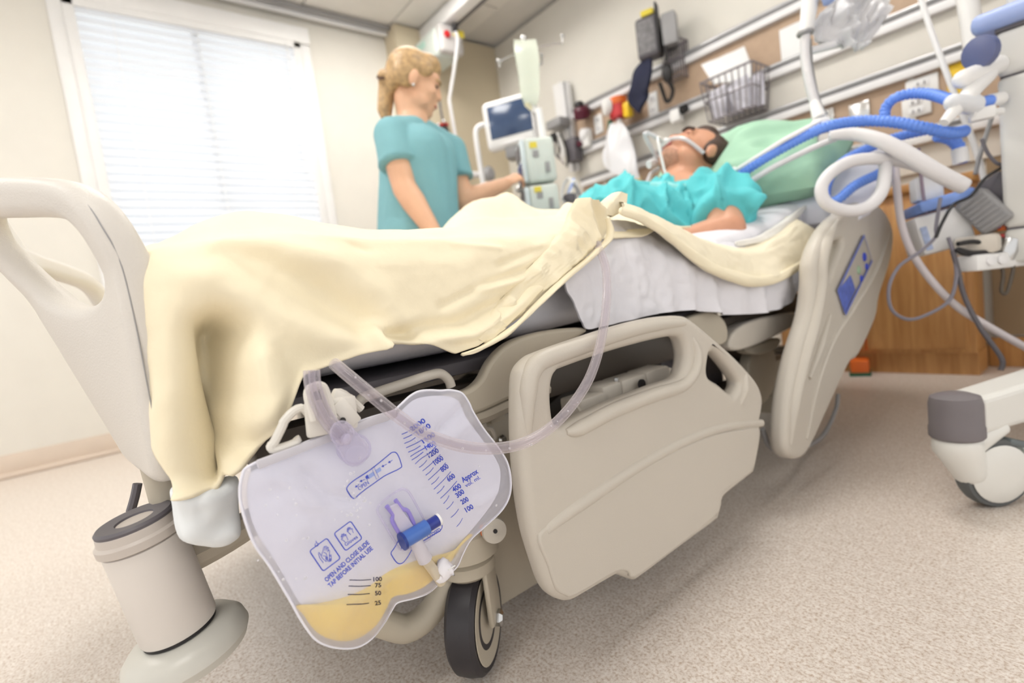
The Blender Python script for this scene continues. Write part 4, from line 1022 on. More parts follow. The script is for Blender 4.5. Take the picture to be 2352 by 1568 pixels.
mk('inner_fold', roll([ax(a, b, -0.62) for a, b in [(1690, 560), (1760, 545), (1815, 505), (1850, 475)]], [0.005, 0.012, 0.014, 0.005], 7.0, 0.6, 18, 0.5), mat('white_fold', (240, 238, 232), 0.9, bump=0.001), fold, angle=0)
cuff_ = thing('blanket_cuff', 'crumpled cream end of the yellow blanket over the patient lap', 'blanket', (-0.7, 0.85, 0.7))
def crumpled(rows, x, nx=40, amp=0.010, seed=1.0, thick=0.004, freq=26.0):
    L = catmull([ax(a[0], a[1], x) for a, b in rows], 10); R_ = catmull([ax(b[0], b[1], x) for a, b in rows], 10); V, Fc = [], []
    for a, b in zip(L, R_):
        for j in range(nx + 1):
            t = j / nx; p = a.lerp(b, t); q = Vector((p.y * freq + p.z * freq * 0.7, (p.z - p.y) * freq * 0.35, seed))
            w = (0.5 - abs(noise.noise(q)) * 2) + 0.5 * (0.5 - abs(noise.noise(q * 2.3)) * 2)
            e = min(1, 5 * t, 5 * (1 - t)); V.append(p + Vector((w * amp * (0.4 + 0.6 * e) + 0.014 * math.sqrt(e) - 0.012, 0, 0)))
    w_ = nx + 1
    for i in range(len(L) - 1):
        for j in range(nx): Fc.append((i * w_ + j, i * w_ + j + 1, (i + 1) * w_ + j + 1, (i + 1) * w_ + j))
    m_ = len(V); V += [v - Vector((thick, 0, 0)) for v in V]; Fc += [tuple(reversed([q + m_ for q in f])) for f in Fc]
    return V, Fc
mk('gathers', crumpled([((1338, 452), (1392, 470)), ((1322, 490), (1402, 505)), ((1300, 530), (1400, 540)), ((1262, 575), (1370, 575)), ((1215, 625), (1305, 632)), ((1150, 700), (1215, 718)), ((1085, 775), (1120, 792))], -0.572), M_BLANKET, cuff_, angle=0)
mk('hem_roll', roll([ax(a, b, -0.562) for a, b in [(1396, 500), (1400, 545), (1368, 580), (1305, 634), (1240, 694), (1180, 752), (1110, 797), (1062, 814)]], [0.005, 0.008, 0.008, 0.007, 0.007, 0.007, 0.006, 0.004], 3.0, 0.5, 14, 0.5), M_BLANKET, cuff_, angle=0)
mk('turned_flap', crumpled([((1372, 488), (1408, 500)), ((1385, 470), (1436, 484)), ((1402, 454), (1447, 466)), ((1424, 438), (1444, 448))], -0.60, 24, 0.006, 5.0, 0.006, 14.0), M_BLANKE2, cuff_, angle=0)
# ------------------------------------------------------------------ urine drainage bag
BGX = -0.505
bag_px = [(552, 1150), (556, 1090), (575, 1068), (640, 1040), (740, 1000), (840, 962), (900, 944), (918, 930), (940, 910), (960, 899), (985, 896), (1010, 897), (1035, 896), (1060, 903), (1076, 925), (1085, 945), (1110, 985), (1145, 1030), (1165, 1065), (1172, 1105), (1168, 1140), (1150, 1172), (1110, 1210), (1080, 1238), (1062, 1270), (1048, 1300), (1020, 1325), (985, 1358), (950, 1372), (912, 1382), (898, 1400), (880, 1430), (855, 1462), (825, 1482), (790, 1487), (750, 1480), (720, 1462), (690, 1420), (665, 1375), (620, 1300), (580, 1240)]
O2 = catmull([Vector((q[0], q[1], 0)) for q in trace(bag_px, BGX)], 6, True)
BC = Vector((ax(850, 1190, BGX).y, ax(850, 1190, BGX).z, 0))
_pol = sorted([(math.atan2(p.y - BC.y, p.x - BC.x), (p - BC).length) for p in O2])
_pol = [(_pol[-1][0] - 2 * math.pi, _pol[-1][1])] + _pol + [(_pol[0][0] + 2 * math.pi, _pol[0][1])]
def bag_t(y, z):
    dy, dz_ = y - BC.x, z - BC.y
    return clamp(math.hypot(dy, dz_) / interp(_pol, math.atan2(dy, dz_ * 0 + dy) if False else math.atan2(dz_, dy)), 0, 1)
WR = [  # soft creases in the film (traced), height, width
    (trace([(700, 1080), (735, 1130), (790, 1140)], BGX), -0.004, 0.006), (trace([(640, 1090), (690, 1150), (720, 1150)], BGX), 0.003, 0.006),
    (trace([(1090, 960), (1020, 1000), (960, 1030)], BGX), 0.004, 0.007), (trace([(1060, 930), (1000, 985)], BGX), -0.004, 0.006),
    (trace([(1150, 1120), (1080, 1150)], BGX), 0.003, 0.008), (trace([(620, 1280), (680, 1200)], BGX), 0.003, 0.01), (trace([(580, 1150), (640, 1120)], BGX), -0.003, 0.008),
    (trace([(960, 1380), (1010, 1290), (1030, 1270)], BGX), 0.006, 0.008), (trace([(900, 1400), (880, 1340)], BGX), -0.004, 0.010), (trace([(760, 1450), (800, 1380)], BGX), 0.003, 0.012)]
WR = [([Vector(q) for q in L], a, w) for L, a, w in WR]
def bag_w(y, z):
    t = bag_t(y, z); b = 0.003 + 0.016 * max(0, 1 - t ** 2.6) ** 0.6
    b += 0.010 * math.exp(-(((y - 0.13) / 0.06) ** 2 + ((z - 0.25) / 0.045) ** 2)) * (1 - t ** 3)
    p = Vector((y, z)); f = 1 - t ** 6
    for L, a, w in WR: b += 1.7 * a * f * math.exp(-(segdist(p, L) / w) ** 2)
    b += 0.0012 * noise.noise(Vector((y * 60, z * 60, 1.3))) * f
    return b
def bag_pt(y, z, e=0.0): return Vector((BGX + bag_w(y, z) + e, y, z))
def bag_px_pt(px, py, e=0.0):
    x = BGX + 0.015
    for k in range(3):
        q = ax(px, py, x); x = BGX + bag_w(q.y, q.z)
    return bag_pt(q.y, q.z, e)
def bag_mesh():
    V, Fc = [], []; n = 26; m_ = len(O2)
    rings = [1 - k / n * 0.985 for k in range(n + 1)]
    for s in (1, -1):
        base = len(V)
        for f in rings:
            for o_ in O2:
                q = BC + (o_ - BC) * f
                V.append(Vector((BGX + (bag_w(q.x, q.y) if s > 0 else -0.6 * bag_w(q.x, q.y)) * (1 if f < 0.999 else 0.35), q.x, q.y)))
        for k in range(n):
            for j in range(m_):
                q = (base + k * m_ + j, base + k * m_ + (j + 1) % m_, base + (k + 1) * m_ + (j + 1) % m_, base + (k + 1) * m_ + j)
                Fc.append(q if s > 0 else tuple(reversed(q)))
        l = tuple(base + n * m_ + j for j in range(m_)); Fc.append(l if s > 0 else tuple(reversed(l)))
    return V, Fc
M_FILM = film('bag_film', (240, 240, 251), clear=0.66, rough=0.18, edge=0.15, translucent=0.3)
M_BACK = mat('bag_back_film', (238, 238, 245), 0.4, var=0.01)
M_URINE = mat('urine', (255, 212, 16), 0.25, var=0.10, vscale=16)
M_CLEAR = film('clear_tube', (226, 220, 228), clear=0.82, rough=0.08, edge=0.5)
M_LILAC = film('lilac_plastic', (232, 228, 244), clear=0.85, rough=0.12, edge=0.4)
bag = thing('urine_drainage_bag', 'clear urine drainage bag with blue scale hanging on the bed side', 'drainage bag', (BGX, 0.2, 0.2))
mk('pouch', bag_mesh(), M_FILM, bag, angle=0)
mk('welded_seam', tube([Vector((BGX + 0.001, p.x, p.y)) for p in O2], 0.0014, 8, 1, closed=True), mat('seam_film', (232, 232, 242), 0.35), bag, angle=0)
# back film: same outline a little behind, milky
def inner_body(P, k0, k1, n=10):
    O = catmull([Vector((q[0], q[1], 0)) for q in trace(P, BGX + 0.006)], 5, True); c = sum(O, Vector()) / len(O); V, Fc = [], []; m_ = len(O)
    for s in (k1, -k0):
        base = len(V)
        for k in range(n + 1):
            f = 1 - k / n * 0.98
            for o_ in O:
                q = c + (o_ - c) * f; w = bag_w(q.x, q.y)
                V.append(Vector((BGX + s * w * min(1, 4 * (1 - f) + 0.3), q.x, q.y)))
        for k in range(n):
            for j in range(m_):
                q = (base + k * m_ + j, base + k * m_ + (j + 1) % m_, base + (k + 1) * m_ + (j + 1) % m_, base + (k + 1) * m_ + j)
                Fc.append(q if s > 0 else tuple(reversed(q)))
        l = tuple(base + n * m_ + j for j in range(m_)); Fc.append(l if s > 0 else tuple(reversed(l)))
    return V, Fc
back_px = [(572, 1150), (576, 1100), (600, 1075), (740, 1015), (900, 962), (965, 915), (1050, 915), (1080, 965), (1145, 1055), (1155, 1105), (1135, 1160), (1050, 1265), (970, 1350), (900, 1375), (860, 1435), (820, 1465), (760, 1462), (700, 1400), (640, 1300), (590, 1220)]
mk('back_film', inner_body(back_px, 0.45, 0.25), M_BACK, bag, angle=0)
ur_px = [(686, 1395), (740, 1386), (800, 1368), (850, 1345), (900, 1310), (950, 1290), (1000, 1278), (1050, 1262), (1090, 1232), (1075, 1236), (1050, 1280), (1018, 1312), (980, 1348), (945, 1364), (905, 1374), (885, 1405), (855, 1450), (825, 1470), (790, 1476), (752, 1468), (725, 1450), (700, 1415)]
mk('urine', inner_body(ur_px, 0.3, 0.72), M_URINE, bag, angle=0)
# top hanger bar sealed in the film
hb0, hb1 = bag_px_pt(590, 1068, 0.001), bag_px_pt(910, 948, 0.001)
d_ = (hb1 - hb0); Rb = basis(d_, (1, 0, 0))
mk('hanger_bar', box((hb0 + hb1) / 2, (0.004, 0.009, d_.length), Rb, bev=0.0015), film('hanger_white', (226, 224, 232), 0.3, 0.3, 0.2), bag)
# hanger with hooks
M_HOOK = mat('hook_plastic', (224, 220, 212), 0.4, var=0.02)
hk = mk('hanger', box(ax(762, 955, -0.50), (0.008, 0.05, 0.034), Rx(math.radians(-4)), bev=0.003), M_HOOK, bag)
mk('clamp', tube([ax(a, b, -0.494) for a, b in ((722, 965), (708, 905), (722, 888), (742, 890), (756, 930), (764, 960))], 0.0045, 10), M_HOOK, hk)
mk('hook', tube([ax(a, b, -0.505) for a, b in ((735, 985), (700, 940), (676, 943), (652, 968), (650, 975), (630, 1015), (622, 1024), (632, 1032), (680, 1016), (678, 1006))], 0.0042, 10, 3), M_HOOK, hk)
mk('hook', tube([ax(a, b, -0.51) for a, b in ((790, 945), (770, 905), (790, 905), (830, 940))], 0.0042, 10, 3), M_HOOK, hk)
mk('clip_lever', box(ax(786, 912, -0.505), (0.01, 0.022, 0.012), Rx(-0.6), bev=0.003), M_HOOK, hk)
mk('plate_tab', box(ax(795, 948, -0.497), (0.006, 0.016, 0.030), Rx(0.5), bev=0.002), M_HOOK, hk)
mk('hole', lathe([(0.003, 0), (0.003, 0.001)], ax(787, 965, -0.494), (1, 0, 0), 12), M_BLACK, hk)
# inlet tube and drip chamber
inlet = [(716, 850), (718, 880), (730, 920), (750, 960), (775, 990), (795, 1010)]
mk('inlet_tube', tube([ax(a, b, -0.485) for a, b in inlet], 0.0075, 14), M_CLEAR, bag)
mk('tube_rib', tube([ax(a, b, -0.484) for a, b in inlet], 0.0032, 8), M_CLEAR, bag)
ch0, ch1 = ax(782, 990, -0.478), ax(818, 1040, -0.486)
mk('drip_chamber', capsule(ch0, 0.0105, ch1, 0.0135, 20, 0.6, (1, 0, 0)), M_LILAC, bag)
mk('chamber_collar', lathe([(0.0105, 0), (0.0112, 0.002), (0.0112, 0.006), (0.0105, 0.008)], ch0, ch1 - ch0, 24, caps=False), M_LILAC, bag)
mk('valve', ball(ch0.lerp(ch1, 0.35), (0.005, 0.005, 0.006)), film('valve_clear', (230, 226, 240), 0.3, 0.05), bag)
mk('weld_disc', tube([bag_px_pt(812 + 38 * math.cos(k * math.pi / 10), 1030 + 34 * math.sin(k * math.pi / 10), 0.0005) for k in range(20)], 0.0012, 6, 1, closed=True), M_LILAC, bag)
# outlet tap: pocket, slide, spout
pk = [(866, 1168), (880, 1150), (915, 1125), (930, 1124), (945, 1140), (985, 1220), (980, 1240), (925, 1262), (905, 1240), (872, 1185)]
mk('tap_pocket', tube([bag_px_pt(a, b, 0.0008) for a, b in pk], 0.0013, 6, 3, closed=True), M_LILAC, bag)
M_LIL2 = film('lilac_edge', (160, 146, 226), clear=0.25, rough=0.1, edge=0.4)
for P in ([(885, 1160), (900, 1180), (898, 1195), (918, 1228)], [(905, 1146), (920, 1166), (934, 1172), (948, 1202)]):
    mk('tap_wall', tube([bag_px_pt(a, b, 0.003) for a, b in P], 0.0022, 8, 3), M_LIL2, bag)
mk('tap_plate', xf(plate([(q.y, q.z) for q in [bag_px_pt(a, b) for a, b in ((890, 1162), (908, 1152), (922, 1172), (946, 1205), (918, 1226), (900, 1190))]], [], 0.004, 0.001, 1, 1), f=lambda v: bag_pt(v[0], v[1], 0.003 + v[2])), film('tap_clear', (228, 224, 242), 0.45, 0.1, 0.3), bag)
s0, s1, s2 = bag_px_pt(918, 1237, 0.008), bag_px_pt(972, 1205, 0.008), bag_px_pt(996, 1190, 0.008)
M_TAPB = mat('tap_blue', (64, 106, 184), 0.3, var=0.03, coat=0.3)
mk('slide_sleeve', tube([s0, s1], 0.0082, 20, 1), M_TAPB, bag)
mk('sleeve_rim', tube([s0 - (s1 - s0).normalized() * 0.002, s0 + (s1 - s0).normalized() * 0.001], 0.0092, 20, 1), mat('tap_navy', (26, 52, 130), 0.3), bag)
mk('slide_core', tube([s1, s2], 0.0063, 20, 1), mat('tap_dark_blue', (24, 46, 138), 0.3, coat=0.3), bag)
mk('slide_cap', tube([s2, s2 + (s2 - s1).normalized() * 0.0025], 0.0068, 20, 1), M_WHITE, bag)
p0, p1, p2 = bag_px_pt(945, 1230, 0.005), bag_px_pt(972, 1282, 0.004), bag_px_pt(1000, 1318, 0.003)
mk('spout', tube([p0, p1], [0.0062, 0.0078], 16, 1), film('spout_milky', (226, 222, 232), 0.25, 0.3, 0.3), bag)
mk('spout_tube', tube([p1, p2, bag_px_pt(1012, 1335, 0.002)], 0.0056, 16), film('spout_clear', (232, 220, 196), 0.5, 0.1, 0.4), bag)
mk('spout_pleat', roll([bag_px_pt(990, 1300, 0.001), bag_px_pt(1008, 1318, 0.003), bag_px_pt(1022, 1300, 0.002), bag_px_pt(1040, 1300, -0.004)], [0.002, 0.009, 0.011, 0.002], 4.0, 0.6, 16, 0.5), mat('pleat_film', (236, 234, 240), 0.3), bag, angle=0)
for k in range(5):
    a = bag_px_pt(1000 + 5 * k, 1326 - 6 * k, 0.008); b = bag_px_pt(1022 + 4 * k, 1318 - 6 * k, 0.006)
    mk('pleat_rib', tube([a, b], 0.0008, 5, 1), M_WHITE, bag)
# droplets of condensation on the film
random.seed(3)
drops = [(610, 1160), (637, 1182), (658, 1240), (768, 1193), (812, 1166), (835, 1150), (848, 1205), (680, 1328), (640, 1312), (900, 1176), (1100, 1070), (1140, 1160), (826, 1052), (845, 1100), (955, 1012)] + [(820 + random.gauss(0, 16), 1150 + random.gauss(0, 30)) for k in range(26)] + [(640 + random.uniform(-60, 80), 1200 + random.uniform(-90, 130)) for k in range(16)]
M_DROP = film('water_drop', (250, 250, 252), 0.7, 0.02, 0.6)
g = join(*[ball(bag_px_pt(a, b, 0.0002), (0.0006, *([random.uniform(0.0007, 0.0017)] * 2)), nu=8, nv=5) for a, b in drops])
dr = mk('droplets', g, M_DROP, bag); dr['kind'] = 'stuff'

# printing on the film
def stroke(P, w, closed=False, sub=4, e=0.0006):
    Q = [bag_px_pt(a, b) for a, b in P]; Q = catmull(Q, sub, closed) if (sub > 1 and len(Q) > 2) else [a.lerp(b, k / 6) for a, b in zip(Q, Q[1:]) for k in range(6)] + [Q[-1]] if not closed else Q
    return xf(ribbon([(q.y, q.z) for q in Q], w, closed), f=lambda v: bag_pt(v[0], v[1], e))
def word(s, px0, px1, hpx, bold=0.0, e=0.0006):
    """text laid on the film between two photo points of its baseline, cap height hpx pixels"""
    V, Fc = glyphs(s, 1.0, bold); w = max(v.x for v in V); lo = min(v.x for v in V)
    a, b = Vector(px0), Vector(px1); d = b - a; L = d.length; d = d / L; up = Vector((d.y, -d.x))
    out = []
    for v in V:
        p = a + d * ((v.x - lo) / (w - lo) * L) + up * (v.y / 0.7 * hpx)
        q = ax(p.x, p.y, BGX + 0.016); 
        out.append(bag_px_pt(p.x, p.y, e))
    return out, Fc
pr = []
# volume scale ticks: (start, end)
ticks = [((922, 997), (946, 984)), ((926, 1007), (955, 991)), ((928, 1018), (954, 1004)), ((932, 1028), (976, 1005)), ((937, 1038), (965, 1023)), ((942, 1048), (990, 1014)), ((945, 1056), (970, 1037)), ((953, 1065), (1001, 1024)), ((962, 1073), (980, 1056)), ((970, 1081), (1011, 1043)), ((977, 1091), (995, 1073)), ((983, 1102), (1023, 1062)), ((990, 1112), (1008, 1094)), ((996, 1123), (1035, 1082)), ((1003, 1133), (1020, 1115)), ((1011, 1144), (1049, 1104)), ((1018, 1156), (1031, 1137)), ((1025, 1169), (1041, 1151)), ((1035, 1188), (1053, 1168)), ((1048, 1209), (1062, 1189))]
for a, b in ticks: pr.append(stroke([a, ((a[0] + b[0]) / 2 + 1, (a[1] + b[1]) / 2 + 1), b], 0.00075))
for s, a, b in (('2000', (945, 991), (978, 968)), ('1800', (960, 1000), (990, 980)), ('1600', (972, 1018), (1000, 1000)), ('1400', (978, 1033), (1001, 1020)), ('1200', (985, 1051), (1008, 1037)), ('1000', (999, 1068), (1019, 1054)), ('800', (1015, 1084), (1031, 1073)), ('600', (1030, 1106), (1046, 1095)), ('400', (1042, 1130), (1060, 1118)), ('300', (1050, 1143), (1067, 1131)), ('200', (1061, 1158), (1077, 1149)), ('100', (1071, 1176), (1088, 1166))):
    pr.append(word(s, a, b, 11, 0.032))
pr.append(word('Approx', (1063, 1108), (1099, 1085), 12, 0.032)); pr.append(word('vol. ml.', (1070, 1119), (1104, 1098), 9, 0.01))
# open box
pr.append(stroke([(797, 1118), (812, 1103), (850, 1078), (890, 1046), (902, 1038), (912, 1042), (921, 1065), (918, 1075), (880, 1094), (830, 1130), (815, 1143), (808, 1142), (798, 1128)], 0.0010, True))
pr.append(word('OPEN', (825, 1126), (848, 1110), 9, 0.01))
for a, b in (((825, 1111), (816, 1118)), ((838, 1100), (827, 1105)), ((888, 1065), (877, 1071)), ((901, 1056), (892, 1062))):
    pr.append(stroke([a, b], 0.0006)); d = (Vector(b) - Vector(a)).normalized(); n = Vector((-d.y, d.x))
    t0 = Vector(b); q = [t0 + d * 2, t0 - d * 4 + n * 3.2, t0 - d * 4 - n * 3.2]; pr.append(([bag_px_pt(v.x, v.y, 0.0006) for v in q], [(0, 1, 2)]))
def pxpoly(P): return ([bag_px_pt(a, b, 0.0005) for a, b in P], [tuple(range(len(P)))])
pr.append(stroke([(853, 1075), (859, 1072), (863, 1082), (870, 1096), (864, 1100), (858, 1086)], 0.0004, True, 1))
pr.append(pxpoly([(838, 1095), (843, 1089), (848, 1098), (843, 1102)]))
lt_ = [pxpoly([(845, 1090), (857, 1083), (861, 1091), (849, 1098)]), pxpoly([(862, 1079), (873, 1072), (876, 1080), (865, 1087)])]
# closed box
pr.append(stroke([(915, 1240), (905, 1258), (898, 1268), (900, 1276), (912, 1292), (924, 1292), (936, 1278), (945, 1262)], 0.0010))
pr.append(stroke([(1010, 1196), (1015, 1208), (1010, 1218), (990, 1230), (972, 1241)], 0.0010))
pr.append(word('CLOSED', (984, 1236), (1013, 1218), 8, 0.02))
pr.append(stroke([(920, 1263), (923, 1255)], 0.0006)); pr.append(pxpoly([(919, 1258), (924, 1254), (925, 1259)]))
# washing-hands and gloves boxes
def rbox(c, ux, uy, w, h, r=5):
    P = []
    for sx, sy, a0 in ((1, 1, 0), (-1, 1, 90), (-1, -1, 180), (1, -1, 270)):
        for k in range(4):
            q = math.radians(a0 + k * 30); x = sx * (w - r) + r * math.cos(q); y = sy * (h - r) + r * math.sin(q)
            P.append((c[0] + ux[0] * x + uy[0] * y, c[1] + ux[1] * x + uy[1] * y))
    return P
def rbox_old(c, ux, uy, w, h, r=5):
    P = []
    for sx, sy in ((-1, -1), (1, -1), (1, 1), (-1, 1)):
        for k in range(3):
            t = k / 2; a = (Vector((sx * (w - r * (1 - t if (sx * sy > 0) else t)), sy * (h - r * (t if (sx * sy > 0) else 1 - t)))))
            P.append((c[0] + ux[0] * a.x + uy[0] * a.y, c[1] + ux[1] * a.x + uy[1] * a.y))
    return P
ux, uy = (0.80, -0.60), (0.56, 0.83)
b1, b2 = (746, 1273), (799, 1230)
pr.append(stroke(rbox(b1, ux, uy, 25, 28), 0.0010, True, 1)); pr.append(stroke(rbox(b2, ux, uy, 24, 24), 0.0010, True, 1))
pr.append(word('Gloves', (794, 1254), (822, 1234), 8, 0.01))
def loc(c, a, b): return (c[0] + ux[0] * a + uy[0] * b, c[1] + ux[1] * a + uy[1] * b)
def hand_icon(c, s, fl=1):
    P = [(-5, 9), (-6, 3), (-9, -1), (-8, -3), (-5, -1), (-6, -8), (-4, -9), (-2.5, -3), (-2, -11), (0, -11), (0.5, -3), (2.5, -10), (4, -9), (3.5, -2), (6, -6), (7, -5), (5, 3), (4, 9)]
    return [loc(c, fl * a * s, b * s) for a, b in P]
pr.append(stroke(hand_icon(loc(b2, -9, -1), 0.95), 0.0005, False, 2)); pr.append(stroke(hand_icon(loc(b2, 10, -6), 0.85, -1), 0.0005, False, 2))
hands = [[(-14, 14), (-15, 2), (-12, -10), (-9, -12), (-9, -4), (-10, 4), (-7, 16)], [(-8, -2), (-4, -6), (2, -10), (8, -16), (10, -14), (5, -7), (12, -15), (14, -12), (8, -4), (15, -10), (16, -7), (9, 0), (14, -3), (14, 1), (8, 8), (4, 16), (2, 22)], [(-6, 0), (-2, 4), (0, 10), (-3, 15)], [(0, -6), (4, 0), (2, 6)], [(8, 8), (10, 14), (6, 20)]]
for P in hands: pr.append(stroke([loc(b1, a * 0.95, b * 0.95 - 1) for a, b in P], 0.0005, False, 2))
for k in range(9):
    c = loc(b1, random.uniform(-4, 14), random.uniform(4, 20)); pr.append(stroke([(c[0] + 2.4 * math.cos(q * 1.05), c[1] + 2.4 * math.sin(q * 1.05)) for q in range(6)], 0.00035, True, 1))
c = loc(b1, -3, -30); pr.append(stroke([(c[0] + 4 * math.cos(q * 0.785), c[1] + 4 * math.sin(q * 0.785)) for q in range(8)], 0.0006, True, 1)); pr.append(stroke([(c[0], c[1] - 4), (c[0] - 2, c[1] - 9)], 0.0006))
pr.append(word('OPEN AND CLOSE SLIDE', (750, 1336), (849, 1247), 10, 0.026)); pr.append(word('TAP BEFORE INITIAL USE', (758, 1349), (857, 1260), 10, 0.026))
mk('blue_print', join(*pr), M_INK, bag, smooth=False)
mk('pale_blue_print', join(*lt_), mat('pale_blue_ink', (150, 168, 224), 0.6), bag, smooth=False)
pd = []
for y0, y1, xa, xb, s in ((1331, 1330, 802, 852, '100'), (1345, 1344, 800, 851, '75'), (1364, 1362, 798, 849, '50'), (1387, 1384, 795, 847, '25')):
    pd.append(stroke([(xa, y0), ((xa + xb) / 2, (y0 + y1) / 2 + 1), (xb, y1)], 0.0008))
    w = 20 if s == '100' else 14; x = 857 if s == '100' else 861
    pd.append(word(s, (x, y1 + 4 if s != '25' else y1 + 5), (x + w, y1 + 3), 9.5, 0.03))
mk('dark_print', join(*pd), M_INKD, bag, smooth=False)

# long clear drainage tube sagging in front of the side rail
dt = [(768, 835, -0.53), (800, 862, -0.51), (860, 912, -0.485), (920, 960, -0.47), (980, 998, -0.462), (1060, 1024, -0.46), (1130, 1030, -0.458), (1200, 1018, -0.456), (1260, 985, -0.457), (1310, 935, -0.46), (1350, 875, -0.465), (1374, 810, -0.475), (1388, 740, -0.49), (1394, 670, -0.51), (1390, 610, -0.54), (1372, 560, -0.57)]
dr_t = thing('drainage_tube', 'long clear plastic drainage tube looping from blanket past the side rail', 'tube', ax(1100, 1030, -0.46))
PT = [ax(a, b, x) for a, b, x in dt]
mk('tube_wall', tube(PT, 0.0066, 16, 8), film('clear_tube_wall', (232, 226, 230), clear=0.93, rough=0.05, edge=0.6), dr_t)
mk('inner_bore', tube(PT, 0.0036, 10, 8), film('clear_tube_bore', (226, 220, 226), clear=0.94, rough=0.05, edge=0.45), dr_t)
sp = catmull(PT, 8)
for k in (10, 14, 18, 25, 31, 40, 46, 52, 58, 64, 66, 70, 74):
    mk('bubble', ball(sp[k] + Vector((0.004, random.uniform(-0.002, 0.002), random.uniform(-0.004, 0.004))), random.uniform(0.0008, 0.0015), nu=8, nv=6), M_DROP, dr_t)
# ------------------------------------------------------------------ nurse
def hand_shapes(wrist, fdir, palm, s=1.0, curl=(0.3, 0.3, 0.3, 0.3), thumb=0.8, spread=0.12, side=1):
    """palm and five fingers; fdir = direction of the fingers, palm = palm normal"""
    f = Vector(fdir).normalized(); n = Vector(palm); n = (n - f * n.dot(f)).normalized(); l = n.cross(f) * side
    w = Vector(wrist); G = [capsule(w, 0.026 * s, w + f * 0.035 * s, 0.030 * s, 12, 0.55, n), capsule(w + f * 0.03 * s + l * 0.012 * s, 0.022 * s, w + f * 0.085 * s + l * 0.02 * s, 0.016 * s, 12, 0.6, n), capsule(w + f * 0.03 * s - l * 0.012 * s, 0.022 * s, w + f * 0.08 * s - l * 0.024 * s, 0.015 * s, 12, 0.6, n), capsule(w + f * 0.03 * s, 0.024 * s, w + f * 0.088 * s, 0.018 * s, 12, 0.6, n)]
    for k, (off, L) in enumerate(((0.031, 0.070), (0.011, 0.080), (-0.010, 0.074), (-0.030, 0.058))):
        p = w + f * (0.086 - 0.004 * abs(k - 1)) * s + l * off * s; d = (f + l * spread * (1.2 - k * 0.8)).normalized(); r = 0.0092 * s; a = 0.0
        for j, q in enumerate((0.45, 0.32, 0.23)):
            a += curl[k]; dd = d * math.cos(a) + n * math.sin(a); p2 = p + dd * L * q * s; G.append(capsule(p, r, p2, r * 0.9, 10)); p = p2; r *= 0.9
    p = w + f * 0.025 * s + l * 0.026 * s; d = (f * math.cos(thumb) + l * math.sin(thumb) + n * 0.35).normalized()
    p2 = p + d * 0.042 * s; G.append(capsule(p, 0.0125 * s, p2, 0.0105 * s, 10)); d2 = (d * 0.7 + f * 0.5).normalized(); p3 = p2 + d2 * 0.03 * s; G.append(capsule(p2, 0.0105 * s, p3, 0.009 * s, 10))
    return G
def head_shapes(c, R, s=1.0):
    """head in local axes: x = right, y = face forward, z = crown"""
    def P(x, y, z): return Vector(c) + R @ (Vector((x, y, z)) * s)
    def B(x, y, z, a, b, d): return ball(P(x, y, z), (a * s, b * s, d * s), R)
    G = [B(0, -0.012, 0.035, 0.074, 0.093, 0.082), B(0, 0.022, -0.02, 0.062, 0.066, 0.085), B(0, 0.045, -0.075, 0.038, 0.036, 0.032), B(0, 0.068, -0.088, 0.02, 0.018, 0.018),
         B(0.042, 0.02, -0.065, 0.022, 0.04, 0.03), B(-0.042, 0.02, -0.065, 0.022, 0.04, 0.03), B(0, 0.07, 0.03, 0.05, 0.02, 0.03), B(0.03, 0.062, -0.02, 0.024, 0.022, 0.022), B(-0.03, 0.062, -0.02, 0.024, 0.022, 0.022),
         capsule(P(0, 0.086, 0.012), 0.008 * s, P(0, 0.099, -0.02), 0.010 * s, 10), B(0.011, 0.092, -0.027, 0.009, 0.01, 0.008), B(-0.011, 0.092, -0.027, 0.009, 0.01, 0.008),
         B(0, 0.084, -0.052, 0.02, 0.012, 0.007), B(0, 0.081, -0.064, 0.018, 0.012, 0.008), B(0, 0.076, 0.022, 0.046, 0.014, 0.007)]
    for sx in (-1, 1):
        G.append(B(sx * 0.078, -0.01, -0.008, 0.009, 0.02, 0.032)); G.append(B(sx * 0.03, 0.073, 0.004, 0.014, 0.01, 0.009))
    return G, P, B
nrs = thing('person', 'nurse in teal scrubs with blonde ponytail touching the infusion pump', 'person', (-1.85, 1.15, 0))
fw = Vector((0.42, 0.91, 0)).normalized(); rt = fw.cross(Vector((0, 0, 1)))        # facing direction, her right
up = Vector((0, 0, 1))
ND = 2.02
hc = dz(953, 196, ND)
Rn = Matrix((rt, (fw - up * 0.34).normalized(), (up + fw * 0.34).normalized())).transposed()
G, HP, HB = head_shapes(hc, Rn, 1.04)
neck0 = dz(951, 282, ND); hip = Vector((neck0.x - fw.x * 0.055, neck0.y - fw.y * 0.055, 0.84))
chest = neck0.lerp(hip, 0.36) + fw * 0.01
shR = dz(900, 312, ND - 0.13); shL = neck0 * 2 - shR; shL.z = shR.z; shL = shL + fw * 0.05
G += [capsule(hc + Rn @ Vector((0, -0.02, -0.06)), 0.052, neck0, 0.056), capsule(neck0 + up * 0.0 - fw * 0.01, 0.06, chest, 0.115, 18), capsule(chest, 0.12, hip, 0.13, 18, 1.0)]
G += [capsule(chest + rt * 0.07, 0.10, hip + rt * 0.05, 0.12, 18), capsule(chest - rt * 0.07, 0.10, hip - rt * 0.05, 0.12, 18)]
G += [capsule(neck0 - up * 0.02, 0.05, shR, 0.056), capsule(neck0 - up * 0.02, 0.05, shL, 0.056)]
elR = dz(929, 432, ND - 0.17); wrR = dz(1000, 540, ND - 0.22)
G += [capsule(shR, 0.056, elR, 0.044), capsule(elR, 0.045, elR.lerp(wrR, 0.3), 0.045), capsule(elR.lerp(wrR, 0.3), 0.045, wrR, 0.028)]
